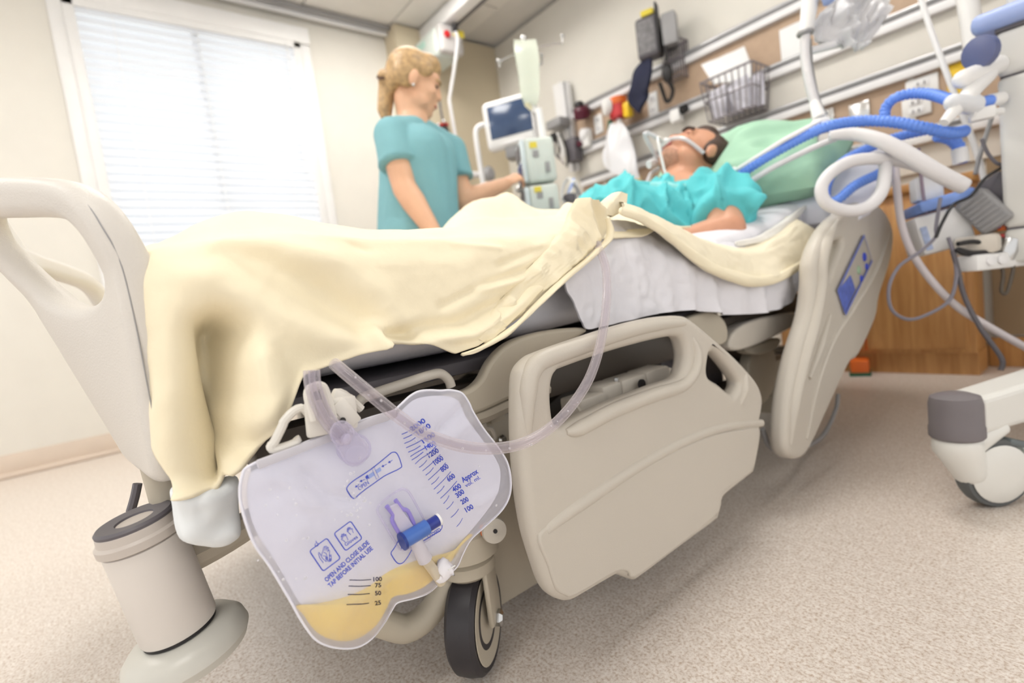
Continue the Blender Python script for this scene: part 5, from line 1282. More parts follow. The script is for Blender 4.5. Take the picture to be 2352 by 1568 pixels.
G += hand_shapes(wrR, (wrR - elR) + fw * 0.05, -rt * 0.4 - up, 1.0, (0.25,) * 4, 0.7, 0.12, 1)
wrL = dz(1160, 422, 2.20); elL = dz(1062, 462, 2.16)
G += [capsule(shL, 0.054, elL, 0.044), capsule(elL, 0.043, elL.lerp(wrL, 0.35), 0.043), capsule(elL.lerp(wrL, 0.35), 0.043, wrL, 0.027)]
hdir = (dz(1192, 404, 2.24) - wrL)
G += hand_shapes(wrL, hdir, -rt * 0.5 - up * 0.6 + fw * 0.1, 0.92, (0.45, 0.6, 0.7, 0.8), 0.6, 0.05, -1)
for s in (-1, 1):
    h0 = hip + rt * s * 0.09 - up * 0.02; k0 = Vector((h0.x, h0.y, 0.46)) + fw * 0.02; a0 = Vector((h0.x, h0.y, 0.09)) - fw * 0.02
    G += [capsule(h0, 0.10, k0, 0.062), capsule(k0, 0.06, a0, 0.042), capsule(a0 - up * 0.04 - fw * 0.03, 0.038, a0 - up * 0.05 + fw * 0.13, 0.036, 12)]
body = fused('body', G, M_SKIN, 0.0075, 3, nrs)
# scrub top with short sleeves
S = [capsule(neck0 - up * 0.055 - fw * 0.015, 0.075, chest, 0.142, 20), capsule(chest, 0.142, hip - up * 0.12, 0.165, 20), capsule(chest + rt * 0.07, 0.118, hip + rt * 0.05 - up * 0.12, 0.145, 18), capsule(chest - rt * 0.07, 0.118, hip - rt * 0.05 - up * 0.12, 0.145, 18),
     capsule(chest + fw * 0.045 + rt * 0.05, 0.10, hip + fw * 0.05 + rt * 0.03, 0.12, 16), capsule(chest + fw * 0.045 - rt * 0.05, 0.10, hip + fw * 0.05 - rt * 0.03, 0.12, 16),
     capsule(neck0 - up * 0.03, 0.055, shR, 0.062), capsule(neck0 - up * 0.03, 0.055, shL, 0.062)]
def sleeve(a, b, r0, r1):
    d = Vector(b) - Vector(a); return lathe([(r0 * 0.6, -r0 * 0.7), (r0, 0), (r1, d.length * 0.5), (r1 * 1.08, d.length * 0.56)], a, d, 18)
S += [sleeve(shR, elR, 0.062, 0.067), sleeve(shL, elL, 0.062, 0.066)]
def ruffle(o, amp, fx, fy, fz, seed):
    me = o.data; me.update(); N = [v.normal.copy() for v in me.vertices]
    for v, n_ in zip(me.vertices, N):
        p = v.co; w = 1 - abs(noise.noise(Vector((p.x * fx + seed, p.y * fy + p.x * 4, p.z * fz)))) * 2
        v.co = p + n_ * amp * (w * 0.7 + 0.45)
    me.update()
ruffle(fused('scrub_top', S, M_SCRUB, 0.008, 4, nrs), 0.006, 12, 12, 4, 1.0)
Tq = []
for s in (-1, 1):
    h0 = hip + rt * s * 0.09 - up * 0.02; k0 = Vector((h0.x, h0.y, 0.46)) + fw * 0.02; a0 = Vector((h0.x, h0.y, 0.09)) - fw * 0.02
    Tq += [capsule(h0, 0.118, k0, 0.09), lathe([(0.085, 0), (0.085, 0.2), (0.08, 0.36), (0.04, 0.365)], k0, a0 - k0, 20)]
Tq.append(capsule(hip + rt * 0.06, 0.13, hip - rt * 0.06, 0.13))
fused('scrub_trousers', Tq, M_SCRUB, 0.01, 3, nrs)
for s in (-1, 1):
    a0 = hip + rt * s * 0.09; a0 = Vector((a0.x, a0.y, 0.045)) - fw * 0.02
    fused('shoe', [capsule(a0 - fw * 0.05, 0.044, a0 + fw * 0.14, 0.044, 14, 1.0)], M_WHITE, 0.008, 2, nrs)
# hair: cap over the skull, swept back to a ponytail
Hh = [HB(0, -0.028, 0.045, 0.083, 0.09, 0.084), HB(0, 0.03, 0.075, 0.064, 0.058, 0.05), HB(0.055, -0.04, 0.01, 0.03, 0.05, 0.05), HB(-0.055, -0.04, 0.01, 0.03, 0.05, 0.05), HB(0.064, 0.025, 0.045, 0.016, 0.035, 0.032), HB(-0.064, 0.025, 0.045, 0.016, 0.035, 0.032), HB(0, -0.075, 0.0, 0.055, 0.035, 0.05)]
t0 = HP(0, -0.115, 0.0); t1 = dz(889, 200, ND); t2 = dz(884, 252, ND - 0.01); t3 = dz(890, 288, ND - 0.01)
Hh += [capsule(HP(0, -0.08, 0.0), 0.03, t0, 0.026), capsule(t0, 0.026, t1, 0.034), capsule(t1, 0.034, t2, 0.030), capsule(t2, 0.03, t3, 0.014)]
hair = fused('hair', Hh, M_BLONDE, 0.006, 8, nrs)
mk('hair_band', lathe([(0.024, -0.008), (0.03, 0), (0.024, 0.008)], t0, t1 - t0, 16), mat('hair_tie', (90, 62, 44), 0.6), nrs)
for s in (-1, 1):
    mk('eye', ball(HP(s * 0.032, 0.077, 0.003), (0.012 * 1.04, 0.008, 0.006), Rn, 12, 8), mat('eye_dark', (70, 50, 42), 0.3), nrs)
    mk('eyebrow', tube([HP(s * 0.012, 0.09, 0.02), HP(s * 0.03, 0.088, 0.026), HP(s * 0.05, 0.073, 0.022)], 0.004, 6), M_BLONDE, nrs)
mk('mouth', ball(HP(0, 0.088, -0.058), (0.02, 0.008, 0.006), Rn, 12, 8), mat('lips', (186, 104, 96), 0.4), nrs)
mk('earring', ball(HP(0.09, -0.004, -0.038), 0.006, None, 10, 6), M_STEEL, nrs)
# pocket and side seam of the scrub top
ps = dz(985, 400, ND - 0.2)

# ------------------------------------------------------------------ patient
pat = thing('person', 'patient in turquoise gown lying intubated with head on the green pillow', 'person', (-1.0, 1.4, 0.65))
PH = ax(1593, 366, -0.97)
crown = Vector((0.12, 0.86, 0.50)).normalized()
face = Vector((-0.30, -0.42, 0.86)); face = (face - crown * face.dot(crown)).normalized()
Rp = Matrix((face.cross(crown), face, crown)).transposed()
G, PP, PB = head_shapes(PH, Rp, 1.06)
nk = PH - crown * 0.15 - face * 0.03
ch_ = Vector((-1.0, nk.y - 0.20, nk.z - 0.125)); hp_ = Vector((-1.04, 1.10, 0.63))
s1 = Vector((-0.81, nk.y - 0.06, nk.z - 0.075)); s2 = Vector((-1.21, nk.y - 0.06, nk.z - 0.065))
G += [capsule(PH - crown * 0.06 - face * 0.02, 0.056, nk, 0.062), capsule(nk, 0.06, s1, 0.06), capsule(nk, 0.06, s2, 0.06)]
G += [capsule(ch_ + Vector((0.07, 0, -0.02)), 0.088, hp_ + Vector((0.06, 0, -0.02)), 0.088, 16), capsule(ch_ - Vector((0.07, 0, 0.02)), 0.088, hp_ - Vector((0.06, 0, 0.02)), 0.088, 16), capsule(nk, 0.06, ch_ - Vector((0, 0, 0.03)), 0.08)]
e1 = ax(1672, 528, -0.69); w1 = Vector((-0.92, e1.y - 0.16, 0.60))
G += [capsule(s1, 0.058, e1, 0.046), capsule(e1, 0.046, w1, 0.03)] + hand_shapes(w1, (-0.3, -1, 0.0), (0, 0, -1), 1.0, (0.3,) * 4, 0.6, 0.1, 1)
e2 = Vector((-1.24, nk.y - 0.28, 0.64)); w2 = Vector((-1.12, nk.y - 0.48, 0.64))
G += [capsule(s2, 0.058, e2, 0.046), capsule(e2, 0.046, w2, 0.03)] + hand_shapes(w2, (0.3, -1, 0.0), (0, 0, -1), 1.0, (0.3,) * 4, 0.6, 0.1, -1)
for sx, kz in ((0.11, 0.62), (-0.10, 0.66)):
    h0 = hp_ + Vector((sx, -0.02, -0.01)); k0 = Vector((-1.04 + sx * 1.5, 0.66, kz - 0.03)); a0 = Vector((-1.0 + sx * 1.6, 0.28, 0.60))
    G += [capsule(h0, 0.085, k0, 0.055), capsule(k0, 0.055, a0, 0.036), capsule(a0, 0.036, a0 + Vector((0, -0.07, 0.03)), 0.028)]
fused('body', G, M_SKIN2, 0.0075, 3, pat)
Hh = [PB(0, -0.030, 0.05, 0.080, 0.088, 0.076), PB(0, 0.02, 0.092, 0.056, 0.05, 0.034), PB(0.06, -0.02, 0.02, 0.025, 0.04, 0.05), PB(-0.06, -0.02, 0.02, 0.025, 0.04, 0.05)]
fused('hair', Hh, M_BROWN, 0.006, 2, pat)
mk('beard_shadow', ball(PP(0, 0.048, -0.082), (0.043, 0.041, 0.030), Rp, 16, 10), mat('stubble', (186, 138, 114), 0.7, var=0.2, vscale=120), pat)
for s in (-1, 1):
    mk('eyelid', ball(PP(s * 0.032, 0.077, 0.004), (0.014, 0.008, 0.007), Rp, 12, 8), mat('eyelid_skin', (180, 122, 100), 0.5), pat)
    mk('eyebrow', tube([PP(s * 0.012, 0.092, 0.022), PP(s * 0.03, 0.090, 0.028), PP(s * 0.052, 0.075, 0.022)], 0.005, 6), M_BROWN, pat)
mk('mouth', ball(PP(0, 0.088, -0.058), (0.021, 0.011, 0.010), Rp, 12, 8), mat('patient_lips', (176, 92, 88), 0.4), pat)
# gown
S = [capsule(ch_ + Vector((0.08, 0.10, 0.0)), 0.115, hp_ + Vector((0.07, 0.08, -0.05)), 0.09, 16), capsule(ch_ + Vector((-0.08, 0.10, 0.0)), 0.115, hp_ + Vector((-0.07, 0.08, -0.05)), 0.09, 16), capsule(nk - crown * 0.05 - face * 0.03, 0.058, s1, 0.068), capsule(nk - crown * 0.05 - face * 0.03, 0.058, s2, 0.066), capsule(ch_ + Vector((0, 0.12, 0.01)), 0.118, ch_ - Vector((0, 0.1, -0.01)), 0.124, 16)]
d1 = e1 - s1
S += [capsule(s1, 0.068, s1.lerp(e1, 0.4), 0.070), lathe([(0.07, 0), (0.070, d1.length * 0.45), (0.078, d1.length * 0.70), (0.072, d1.length * 0.72)], s1, d1, 18), capsule(s2, 0.068, s2.lerp(e2, 0.6), 0.070)]
def ruffle(o, amp, fx, fy, fz, seed):
    me = o.data; me.update(); N = [v.normal.copy() for v in me.vertices]
    for v, n_ in zip(me.vertices, N):
        p = v.co; w = 1 - abs(noise.noise(Vector((p.x * fx + seed, p.y * fy + p.x * 4, p.z * fz)))) * 2
        v.co = p + n_ * amp * (w * 0.7 + 0.45)
    me.update()
gown = fused('gown', S, M_GOWN, 0.008, 8, pat); 
for v, n_ in zip(gown.data.vertices, [v.normal.copy() for v in gown.data.vertices]):
    p = v.co; w = 0.0
    for k, (fq, am) in enumerate(((7.0, 0.030), (13.0, 0.016))):
        q = Vector(((p.x * 1.5 + p.y * 0.9) * fq, (p.y * 0.5 - p.x * 0.4) * fq, p.z * fq * 0.8 + k * 7)); w += am * max(0.0, 1 - abs(noise.noise(q)) * 4.5)
    v.co = p + n_ * (w + 0.004)
gown.data.update()
mk('pale_sheet_fold', roll([ax(1490, 432, -1.0), ax(1530, 448, -0.92), ax(1590, 458, -0.88), ax(1640, 452, -0.84)], [0.02, 0.04, 0.045, 0.02], 6.0, 0.5), mat('aqua_sheet', (150, 214, 214), 0.9), pat, angle=0)

# tube holder, airway tube
et = thing('airway_tube', 'clear breathing tube with white face strap at the patient mouth', 'airway tube', PP(0, 0.09, -0.06))
M_CLW = film('clear_white', (236, 236, 240), 0.35, 0.15, 0.4)
mk('face_strap', tube([PP(-0.072, 0.0, -0.035), PP(-0.055, 0.066, -0.04), PP(-0.02, 0.095, -0.043), PP(0.02, 0.095, -0.043), PP(0.055, 0.066, -0.045), PP(0.076, 0.0, -0.05)], 0.0065, 8), M_CLW, et)
mk('strap_end', box(PP(0.082, 0.0, -0.05), (0.02, 0.035, 0.03), Rp, bev=0.006), M_WHITE, et)
mk('bite_block', ball(PP(0.0, 0.10, -0.056), (0.02, 0.016, 0.012), Rp, 12, 8), M_WHITE, et)
at0 = PP(0, 0.10, -0.056)
mk('tube', tube([at0, at0 + Vector((-0.02, -0.08, 0.03)), ax(1515, 378, -1.06), ax(1496, 398, -1.08), ax(1484, 425, -1.05)], 0.007, 10), M_CLW, et)
mk('cuff_line', tube([at0, at0 + Vector((0.02, -0.07, 0.0)), ax(1535, 420, -0.95), ax(1560, 445, -0.9)], 0.004, 8), M_WHITE, et)
mk('connector', tube([ax(1490, 378, -1.07), ax(1510, 372, -1.06)], 0.014, 10, 1), M_RAILW, et)

# pillows
def pillow(c, sx, sy, sz, R, seed, m, name, label):
    V, Fc = [], []; n = 44
    for s in (1, -1):
        base = len(V)
        for i in range(n + 1):
            for j in range(n + 1):
                a, b = i / n * 2 - 1, j / n * 2 - 1
                h = max(0.0, (1 - abs(a) ** 3.5) * (1 - abs(b) ** 3.5)) ** 0.5
                k = 1 - 0.06 * (abs(a) * abs(b)) ** 2
                p = Vector((a * sx / 2 * k, b * sy / 2 * k, s * h * sz / 2))
                w = noise.noise(p * 6 + Vector((seed, 0, 0))) * 0.03 * h + (0.4 - abs(noise.noise(p * 9 + Vector((seed, 5, 0)))) * 2) * 0.02 * h
                V.append(Vector(c) + R @ (p + Vector((0, 0, w * s))))
        for i in range(n):
            for j in range(n):
                q = (base + i * (n + 1) + j, base + (i + 1) * (n + 1) + j, base + (i + 1) * (n + 1) + j + 1, base + i * (n + 1) + j + 1); Fc.append(q if s > 0 else tuple(reversed(q)))
    return tag(mk(name, (V, Fc), m, angle=0), label, 'pillow')
pillow(PH + Vector((0.10, 0.12, -0.06)), 0.62, 0.46, 0.20, Rx(math.radians(28)) @ Ry(math.radians(6)), 2.0, M_GREEN, 'pillow', 'soft green pillow under the patient head')
pillow(PH + Vector((0.24, 0.20, -0.17)), 0.5, 0.5, 0.16, Rx(math.radians(24)) @ Ry(math.radians(8)), 5.0, mat('white_pillowcase', (226, 226, 236), 0.9, bump=0.001), 'pillow', 'white pillow sticking out behind the green one')
# ------------------------------------------------------------------ monitor on its arm
MY = 2.2
mo = thing('patient_monitor', 'white patient monitor with dark blue screen beyond the bed', 'monitor', ay(1178, 285, MY))
mc = dz(1176, 284, 2.75)
mcorn = [dz(1103, 243, 2.80), dz(1226, 210, 2.72), dz(1252, 318, 2.72), dz(1128, 352, 2.82)]
mx_ = ((mcorn[1] - mcorn[0]) + (mcorn[2] - mcorn[3])).normalized(); mz_ = ((mcorn[0] - mcorn[3]) + (mcorn[1] - mcorn[2])); mz_ = (mz_ - mx_ * mz_.dot(mx_)).normalized()
Rm = Matrix((mx_, mz_.cross(mx_), mz_)).transposed()
mw, mh = (mcorn[1] - mcorn[0]).length, (mcorn[0] - mcorn[3]).length
mc = sum(mcorn, Vector()) / 4
mk('casing', box(mc, (mw, 0.07, mh), Rm, bev=0.028, seg=4), M_WHITE, mo)
mk('screen', box(mc + Rm @ Vector((0.0, -0.037, 0.01)), (mw * 0.78, 0.006, mh * 0.66), Rm, bev=0.002), mat('monitor_glass', (62, 82, 116), 0.15, var=0.25, vscale=5), mo)
mk('stand', box(mc + Rm @ Vector((0.0, 0.03, -mh * 0.58)), (0.12, 0.1, 0.07), Rm, bev=0.012), M_GREY, mo)
mk('button_strip', box(mc + Rm @ Vector((0.0, -0.036, -mh * 0.42)), (mw * 0.4, 0.006, 0.014), Rm, bev=0.002), M_RAILW, mo)
mk('arm', tube([mc + Rm @ Vector((0, 0.05, -mh * 0.5)), mc + Rm @ Vector((0.05, 0.2, -mh * 0.55)), ay(1180, 300, HY - 0.03)], 0.025, 10), M_GREY, mo)
# bent white hose / pole beside the monitor
bh = thing('suction_pole', 'thin white bent pole standing left of the monitor', 'pole', dz(1110, 430, 2.8))
pts = [dz(1116, 285, 2.82), dz(1098, 292, 2.82), dz(1093, 310, 2.82), dz(1100, 360, 2.82), dz(1112, 432, 2.82)]
mk('tube', tube(pts, 0.014, 10), M_RAILW, bh)
low = pts[-1]; mk('lower_tube', tube([low, Vector((low.x, low.y, 0.04))], 0.014, 10, 1), M_RAILW, bh)
mk('base', lathe([(0.14, 0), (0.14, 0.02), (0.03, 0.05)], (low.x, low.y, 0), (0, 0, 1), 24), M_GREY, bh)

# ------------------------------------------------------------------ infusion stand with two pumps and a fluid bag
iv = thing('iv_stand', 'steel infusion stand with four hooks behind the pumps', 'IV stand', (-1.6, 1.9, 0))
top_ = dz(1203, 88, 2.45); px_, py_ = top_.x, top_.y
IVD = 2.45
mk('pole', tube([(px_, py_, 0.12), (px_, py_, top_.z)], 0.011, 12, 1), M_STEEL, iv)
mk('finial', ball((px_, py_, top_.z), 0.016), M_STEEL, iv)
hub = Vector((px_, py_, top_.z - 0.055)); mk('hub', lathe([(0.02, -0.02), (0.024, 0), (0.02, 0.02)], hub, (0, 0, 1), 16), M_STEEL, iv)
for a, b, c_, d_ in ((1150, 141, 1146, 150), (1286, 100, 1293, 92), (1236, 148, 1246, 136), (1212, 108, 1206, 104)):
    e = dz(a, b, IVD - 0.02); t_ = dz(c_, d_, IVD - 0.02)
    mk('hook', tube([hub, hub.lerp(e, 0.5) + Vector((0, 0, 0.004)), e, e + (t_ - e) * 0.7 + Vector((0, 0, -0.012)), t_ + Vector((0, 0, 0.02))], 0.0055, 8), M_STEEL, iv)
    mk('hook_tip', ball(t_ + Vector((0, 0, 0.02)), 0.010, None, 10, 6), M_STEEL, iv)
for k in range(5):
    a = k * 2 * math.pi / 5; e = Vector((px_ + 0.26 * math.cos(a), py_ + 0.26 * math.sin(a), 0.075))
    mk('leg', tube([(px_, py_, 0.12), e], 0.012, 8, 1), M_STEEL, iv); mk('wheel', lathe([(0.028, -0.01), (0.03, 0), (0.028, 0.01)], e - Vector((0, 0, 0.045)), (math.sin(a), -math.cos(a), 0), 16), M_BLACK, iv)
fb0 = [(dz(1180, 100, 2.43), dz(1230, 98, 2.43)), (dz(1182, 125, 2.42), dz(1236, 128, 2.42)), (dz(1190, 170, 2.42), dz(1238, 172, 2.42)), (dz(1196, 215, 2.42), dz(1238, 222, 2.42)), (dz(1204, 240, 2.43), dz(1232, 244, 2.43))]
ivb = thing('fluid_bag', 'clear fluid bag hanging on the infusion stand over the monitor', 'fluid bag', dz(1210, 170, 2.43))
mk('pouch', cloth_sheet(fb0, 12, 0.012, 1.0, 0.03, 9.0), film('fluid_film', (222, 228, 214), 0.30, 0.15, 0.3), ivb, angle=0)
mk('label', cloth_sheet([(dz(1189, 130, 2.415), dz(1199, 130, 2.415)), (dz(1198, 200, 2.415), dz(1208, 200, 2.415))], 4, 0.004, 2.0), M_WHITE, ivb, angle=0)
mk('port', tube([dz(1208, 238, 2.43), dz(1222, 250, 2.43)], 0.012, 8, 1), mat('cream_port', (228, 222, 190), 0.5), ivb)
mk('port', tube([dz(1222, 242, 2.43), dz(1228, 256, 2.43)], 0.010, 8, 1), M_WHITE, ivb)
mk('drip_chamber', tube([dz(1236, 250, 2.42), dz(1248, 318, 2.42)], 0.017, 10, 1), film('chamber_white', (244, 244, 244), 0.1, 0.15, 0.3), ivb)
mk('line', tube([dz(1226, 256, 2.42), dz(1240, 260, 2.42)], 0.004, 6, 1), M_WHITE, ivb)
def pump(cpx, cpy, w, h, d, name, label, group=None):
    c_ = dz(cpx, cpy, 2.30); f_ = Vector((-0.55, -0.83, 0)).normalized(); r_ = Vector((-f_.y, f_.x, 0)); Rq = Matrix((r_, -f_, up)).transposed()
    o = thing(name, label, 'infusion pump', c_)
    mk('case', box(c_, (w, d, h), Rq, bev=0.016, seg=3), M_SAGE, o)
    fx = Rq @ Vector((-w / 2 + 0.035, -d / 2 - 0.006, 0))
    fp = mk('front_panel', box(c_ + fx * 0 + Rq @ Vector((0, -d / 2 - 0.008, 0)), (w * 0.96, 0.02, h * 0.96), Rq, bev=0.008), mat('pump_front', (206, 216, 220), 0.4), o)
    mk('display', box(c_ + Rq @ Vector((0, -d / 2 - 0.02, h * 0.22)), (w * 0.7, 0.006, h * 0.3), Rq), M_DGREY, fp)
    for i in range(3):
        for j in range(4):
            mk('key', box(c_ + Rq @ Vector(((i - 1) * w * 0.24, -d / 2 - 0.02, -h * 0.06 - j * h * 0.1)), (w * 0.17, 0.008, h * 0.065), Rq, bev=0.002), mat('key_blue', (92, 100, 150), 0.5), fp)
    mk('yellow_label', box(c_ + Rq @ Vector((w / 2 + 0.001, -d * 0.2, h * 0.32)), (0.003, d * 0.24, 0.025), Rq), M_LABEL, o)
    mk('grey_label', box(c_ + Rq @ Vector((w / 2 + 0.001, -d * 0.15, h * 0.12)), (0.003, d * 0.2, 0.03), Rq), M_GREY, o)
    mk('latch', box(c_ + Rq @ Vector((w / 2 + 0.003, d * 0.2, -h * 0.2)), (0.006, 0.02, 0.045), Rq, bev=0.002), M_GREY, o)
    mk('knob', ball(c_ + Rq @ Vector((-w * 0.2, -d / 2 - 0.03, -h * 0.52)), 0.018), M_STEEL, o)
    return o
pump(1236, 375, 0.15, 0.19, 0.13, 'infusion_pump', 'upper pale grey infusion pump under the nurse hand')
pump(1245, 462, 0.15, 0.12, 0.13, 'infusion_pump', 'lower pale grey infusion pump half hidden by the blanket')
wr = thing('tubing_wrap', 'white and pale blue tubing coil hanging beside the pumps', 'tubing', dz(1310, 440, 2.3))
for k in range(4):
    c_ = dz(1302 + k * 6, 436 + k * 5, 2.28); mk('coil', tube([c_ + Vector((0.03 * math.cos(q), 0.03 * math.sin(q) * 0.6, 0.05 * math.sin(q * 1.0 + k))) for q in [i * math.pi / 4 for i in range(8)]], 0.007, 8, 4, closed=True), [M_WHITE, M_PBLUE, M_WHITE, M_GREY][k], wr)
mk('joint', box(dz(1308, 455, 2.27), (0.05, 0.04, 0.04), bev=0.01), M_DGREY, wr)
wr['label'] = 'white and pale blue tubing coil beside the pumps'

# ------------------------------------------------------------------ ventilator
vent = thing('ventilator', 'white ventilator on a wheeled stand at the right', 'ventilator', (0.1, 1.75, 0))
VD = 1.30
# body: its left edge shows along the right of the picture
e_top, e_bot = dz(2288, 75, 1.30), dz(2308, 606, 1.36)
vz0, vz1 = e_bot.z, e_top.z + 0.12
vx0, vy0 = e_bot.x, e_bot.y
rtv = Vector((1.0, -0.04, 0)).normalized(); fwv = Vector((rtv.y, -rtv.x, 0)); Rv = Matrix((rtv, -fwv, up)).transposed()
vw, vd = 0.40, 0.32
vc = Vector((vx0, vy0, 0)) + rtv * (vw / 2) - fwv * (-0.0) 
def vbox(name, z0, z1, off=(0, 0), w=vw, d=vd, m=M_VENT, bev=0.012, par=None):
    c_ = vc + Rv @ Vector((off[0], off[1] + vd / 2, 0)); return mk(name, box((c_.x, c_.y, (z0 + z1) / 2), (w, d, z1 - z0), Rv, bev=bev, seg=3), m, par or vent)
zs = [vz0, vz0 + 0.09, dz(2300, 175, 1.30).z, dz(2290, 75, 1.3).z]
vbox('lower_module', zs[0], zs[1] - 0.002); vbox('middle_module', zs[1] + 0.002, zs[2] - 0.002); vbox('upper_module', zs[2] + 0.002, zs[3])
vbox('seam', zs[1] - 0.003, zs[1] + 0.003, (0, 0.004), vw - 0.01, vd - 0.01, M_DGREY, 0.0)
vbox('seam', zs[2] - 0.003, zs[2] + 0.003, (0, 0.004), vw - 0.01, vd - 0.01, M_DGREY, 0.0)
vbox('handle_base', zs[3], zs[3] + 0.012, (0, 0), vw, vd, M_DGREY, 0.003)
hl = vbox('blue_handle', zs[3] + 0.010, zs[3] + 0.06, (-0.02, -0.01), vw + 0.05, vd + 0.02, M_PBLUE, 0.02)
vbox('screen_case', zs[3] + 0.062, zs[3] + 0.36, (0.01, 0.02), vw, vd * 0.7, M_VENT, 0.02)
h0, h1 = dz(2235, 122, 1.27), dz(2285, 118, 1.29)
mk('side_knob', lathe([(0.03, 0), (0.038, 0.01), (0.038, 0.03), (0.02, 0.036)], h0 + (h1 - h0) * 0.6, (h0 - h1), 20), mat('dusk_blue', (92, 100, 140), 0.4), vent)
# column and base with legs
bc_ = vc + Rv @ Vector((0.05, vd / 2, 0))
mk('column', box((bc_.x, bc_.y, (0.16 + vz0) / 2), (0.16, 0.14, vz0 - 0.16), Rv, bev=0.02), M_VENT, vent)
foot = az(2290, 1135, 0.0)
lt0 = Vector((foot.x, foot.y, 0)) + Vector((-0.03, -0.01, 0))
cap = dz(2195, 935, 1.17)
def leg_arm(end, z0=0.185):
    a = Vector((bc_.x, bc_.y, 0)); b = Vector((end.x, end.y, 0)); d = (b - a); L = d.length; R = basis(d, (0, 0, 1))
    V, Fc = [], []
    for t, w, h in ((0, 0.20, 0.10), (0.25, 0.13, 0.095), (0.6, 0.085, 0.085), (0.97, 0.075, 0.075)):
        for sx, sy in ((-1, -1), (1, -1), (1, 1), (-1, 1)):
            q = a + d * t; n_ = Vector((-d.y, d.x, 0)).normalized(); V.append(q + n_ * sx * w / 2 + Vector((0, 0, z0 + 0.03 + (sy * h / 2) - 0.02)))
    for i in range(3):
        for j in range(4): Fc.append((i * 4 + j, i * 4 + (j + 1) % 4, (i + 1) * 4 + (j + 1) % 4, (i + 1) * 4 + j))
    Fc += [(3, 2, 1, 0), (12, 13, 14, 15)]
    o = mk('base_leg', (V, Fc), M_VENT, vent, smooth=False)
    bv = o.modifiers.new('b', 'BEVEL'); bv.width = 0.012; bv.segments = 3
    c_ = Vector((b.x, b.y, 0))
    mk('leg_cap', lathe([(0.042, z0 - 0.034), (0.045, z0 - 0.03), (0.045, z0 - 0.012), (0.0435, z0 - 0.008), (0.0435, z0 + 0.035), (0.040, z0 + 0.05), (0.025, z0 + 0.056), (0.001, z0 + 0.057)], c_, (0, 0, 1), 36), mat('cap_grey', (116, 110, 113), 0.5), o)
    return o, c_, d.normalized()
def vent_caster(o, c_, sw, r=0.070, z0=0.185):
    s = Vector((math.cos(sw), math.sin(sw), 0)); w = Vector((c_.x, c_.y, r)) + s * 0.07; a = Vector((-s.y, s.x, 0))
    mk('tyre', lathe([(r * 0.80, -0.016), (r * 0.95, -0.016), (r, -0.008), (r, 0.008), (r * 0.95, 0.016), (r * 0.80, 0.016)], w, a, 44), mat('grey_tyre', (92, 95, 96), 0.5, var=0.06), o)
    mk('wheel_cover', lathe([(r * 0.84, -0.019), (r * 0.78, -0.022), (r * 0.4, -0.026), (0.001, -0.027)], w, a, 36, caps=False), M_VENT, o)
    mk('wheel_cover', lathe([(r * 0.84, 0.019), (r * 0.78, 0.022), (r * 0.4, 0.026), (0.001, 0.027)], w, a, 36, caps=False), M_VENT, o)
    mk('hub', lathe([(r * 0.82, -0.018), (r * 0.82, 0.018)], w, a, 36), M_VENT, o)
    top = Vector((c_.x, c_.y, z0 - 0.045))
    mk('fork', join(capsule(top + Vector((0, 0, -0.006)), 0.042, w + s * -0.05 + Vector((0, 0, 0.01)), 0.030, 18), capsule(top - Vector((0, 0, 0.008)), 0.036, w + Vector((0, 0, r + 0.016)) + s * 0.02, 0.014, 14)), M_VENT, o)
    mk('brake_lever', box(w + s * 0.055 + Vector((0, 0, r * 0.72)), (0.07, 0.034, 0.014), Matrix((s, a, up)).transposed() @ Ry(0.35), bev=0.005), mat('brake_grey', (102, 110, 112), 0.5), o)
    mk('brake_tab', box(w + s * 0.045 - a * 0.006 + Vector((0, 0, r * 0.62)), (0.03, 0.02, 0.012), Matrix((s, a, up)).transposed() @ Ry(0.5), bev=0.003), mat('pale_tab', (206, 216, 206), 0.4), o)
cpt = az(2195, 1120, 0.0)
cz = 0.165
cend = ay(2194, 935, 1.30); cend = az(2194, 932, 0.215)
lo, lc, ld = leg_arm(cend)
vent_caster(lo, lc, math.radians(52))
for ang in (0.5, -1.1, 1.9):
    e_ = Vector((bc_.x + 0.3 * math.cos(ang), bc_.y + 0.3 * math.sin(ang), 0)); o_, c_, d_ = leg_arm(e_); vent_caster(o_, c_, ang)
# humidifier and expiratory ports on the left side of the body
arm = thing('support_arm', 'white jointed hose support arm fixed to the ventilator', 'support arm', dz(2230, 200, 1.3))
j0, j1, j2 = dz(2290, 150, 1.31), dz(2212, 182, 1.28), dz(2265, 178, 1.30)
mk('joint', capsule(j1, 0.022, j0, 0.024), M_WHITE, arm)
mk('link', tube([dz(2270, 170, 1.3), dz(2235, 205, 1.28), dz(2215, 235, 1.27)], 0.020, 12), M_WHITE, arm)
mk('filter', capsule(dz(2190, 235, 1.26), 0.020, dz(2235, 240, 1.28), 0.024), film('milky_filter', (236, 238, 242), 0.15, 0.3, 0.3), arm)
mk('filter_neck', tube([dz(2195, 250, 1.26), dz(2168, 282, 1.26)], [0.016, 0.011], 12, 1), M_WHITE, arm)
mk('clip', box(dz(2255, 262, 1.28), (0.05, 0.03, 0.03), Rz(0.3), bev=0.006), M_WHITE, arm)
mk('bracket', tube([dz(2230, 262, 1.28), dz(2300, 255, 1.30)], 0.009, 8, 1), M_WHITE, arm)

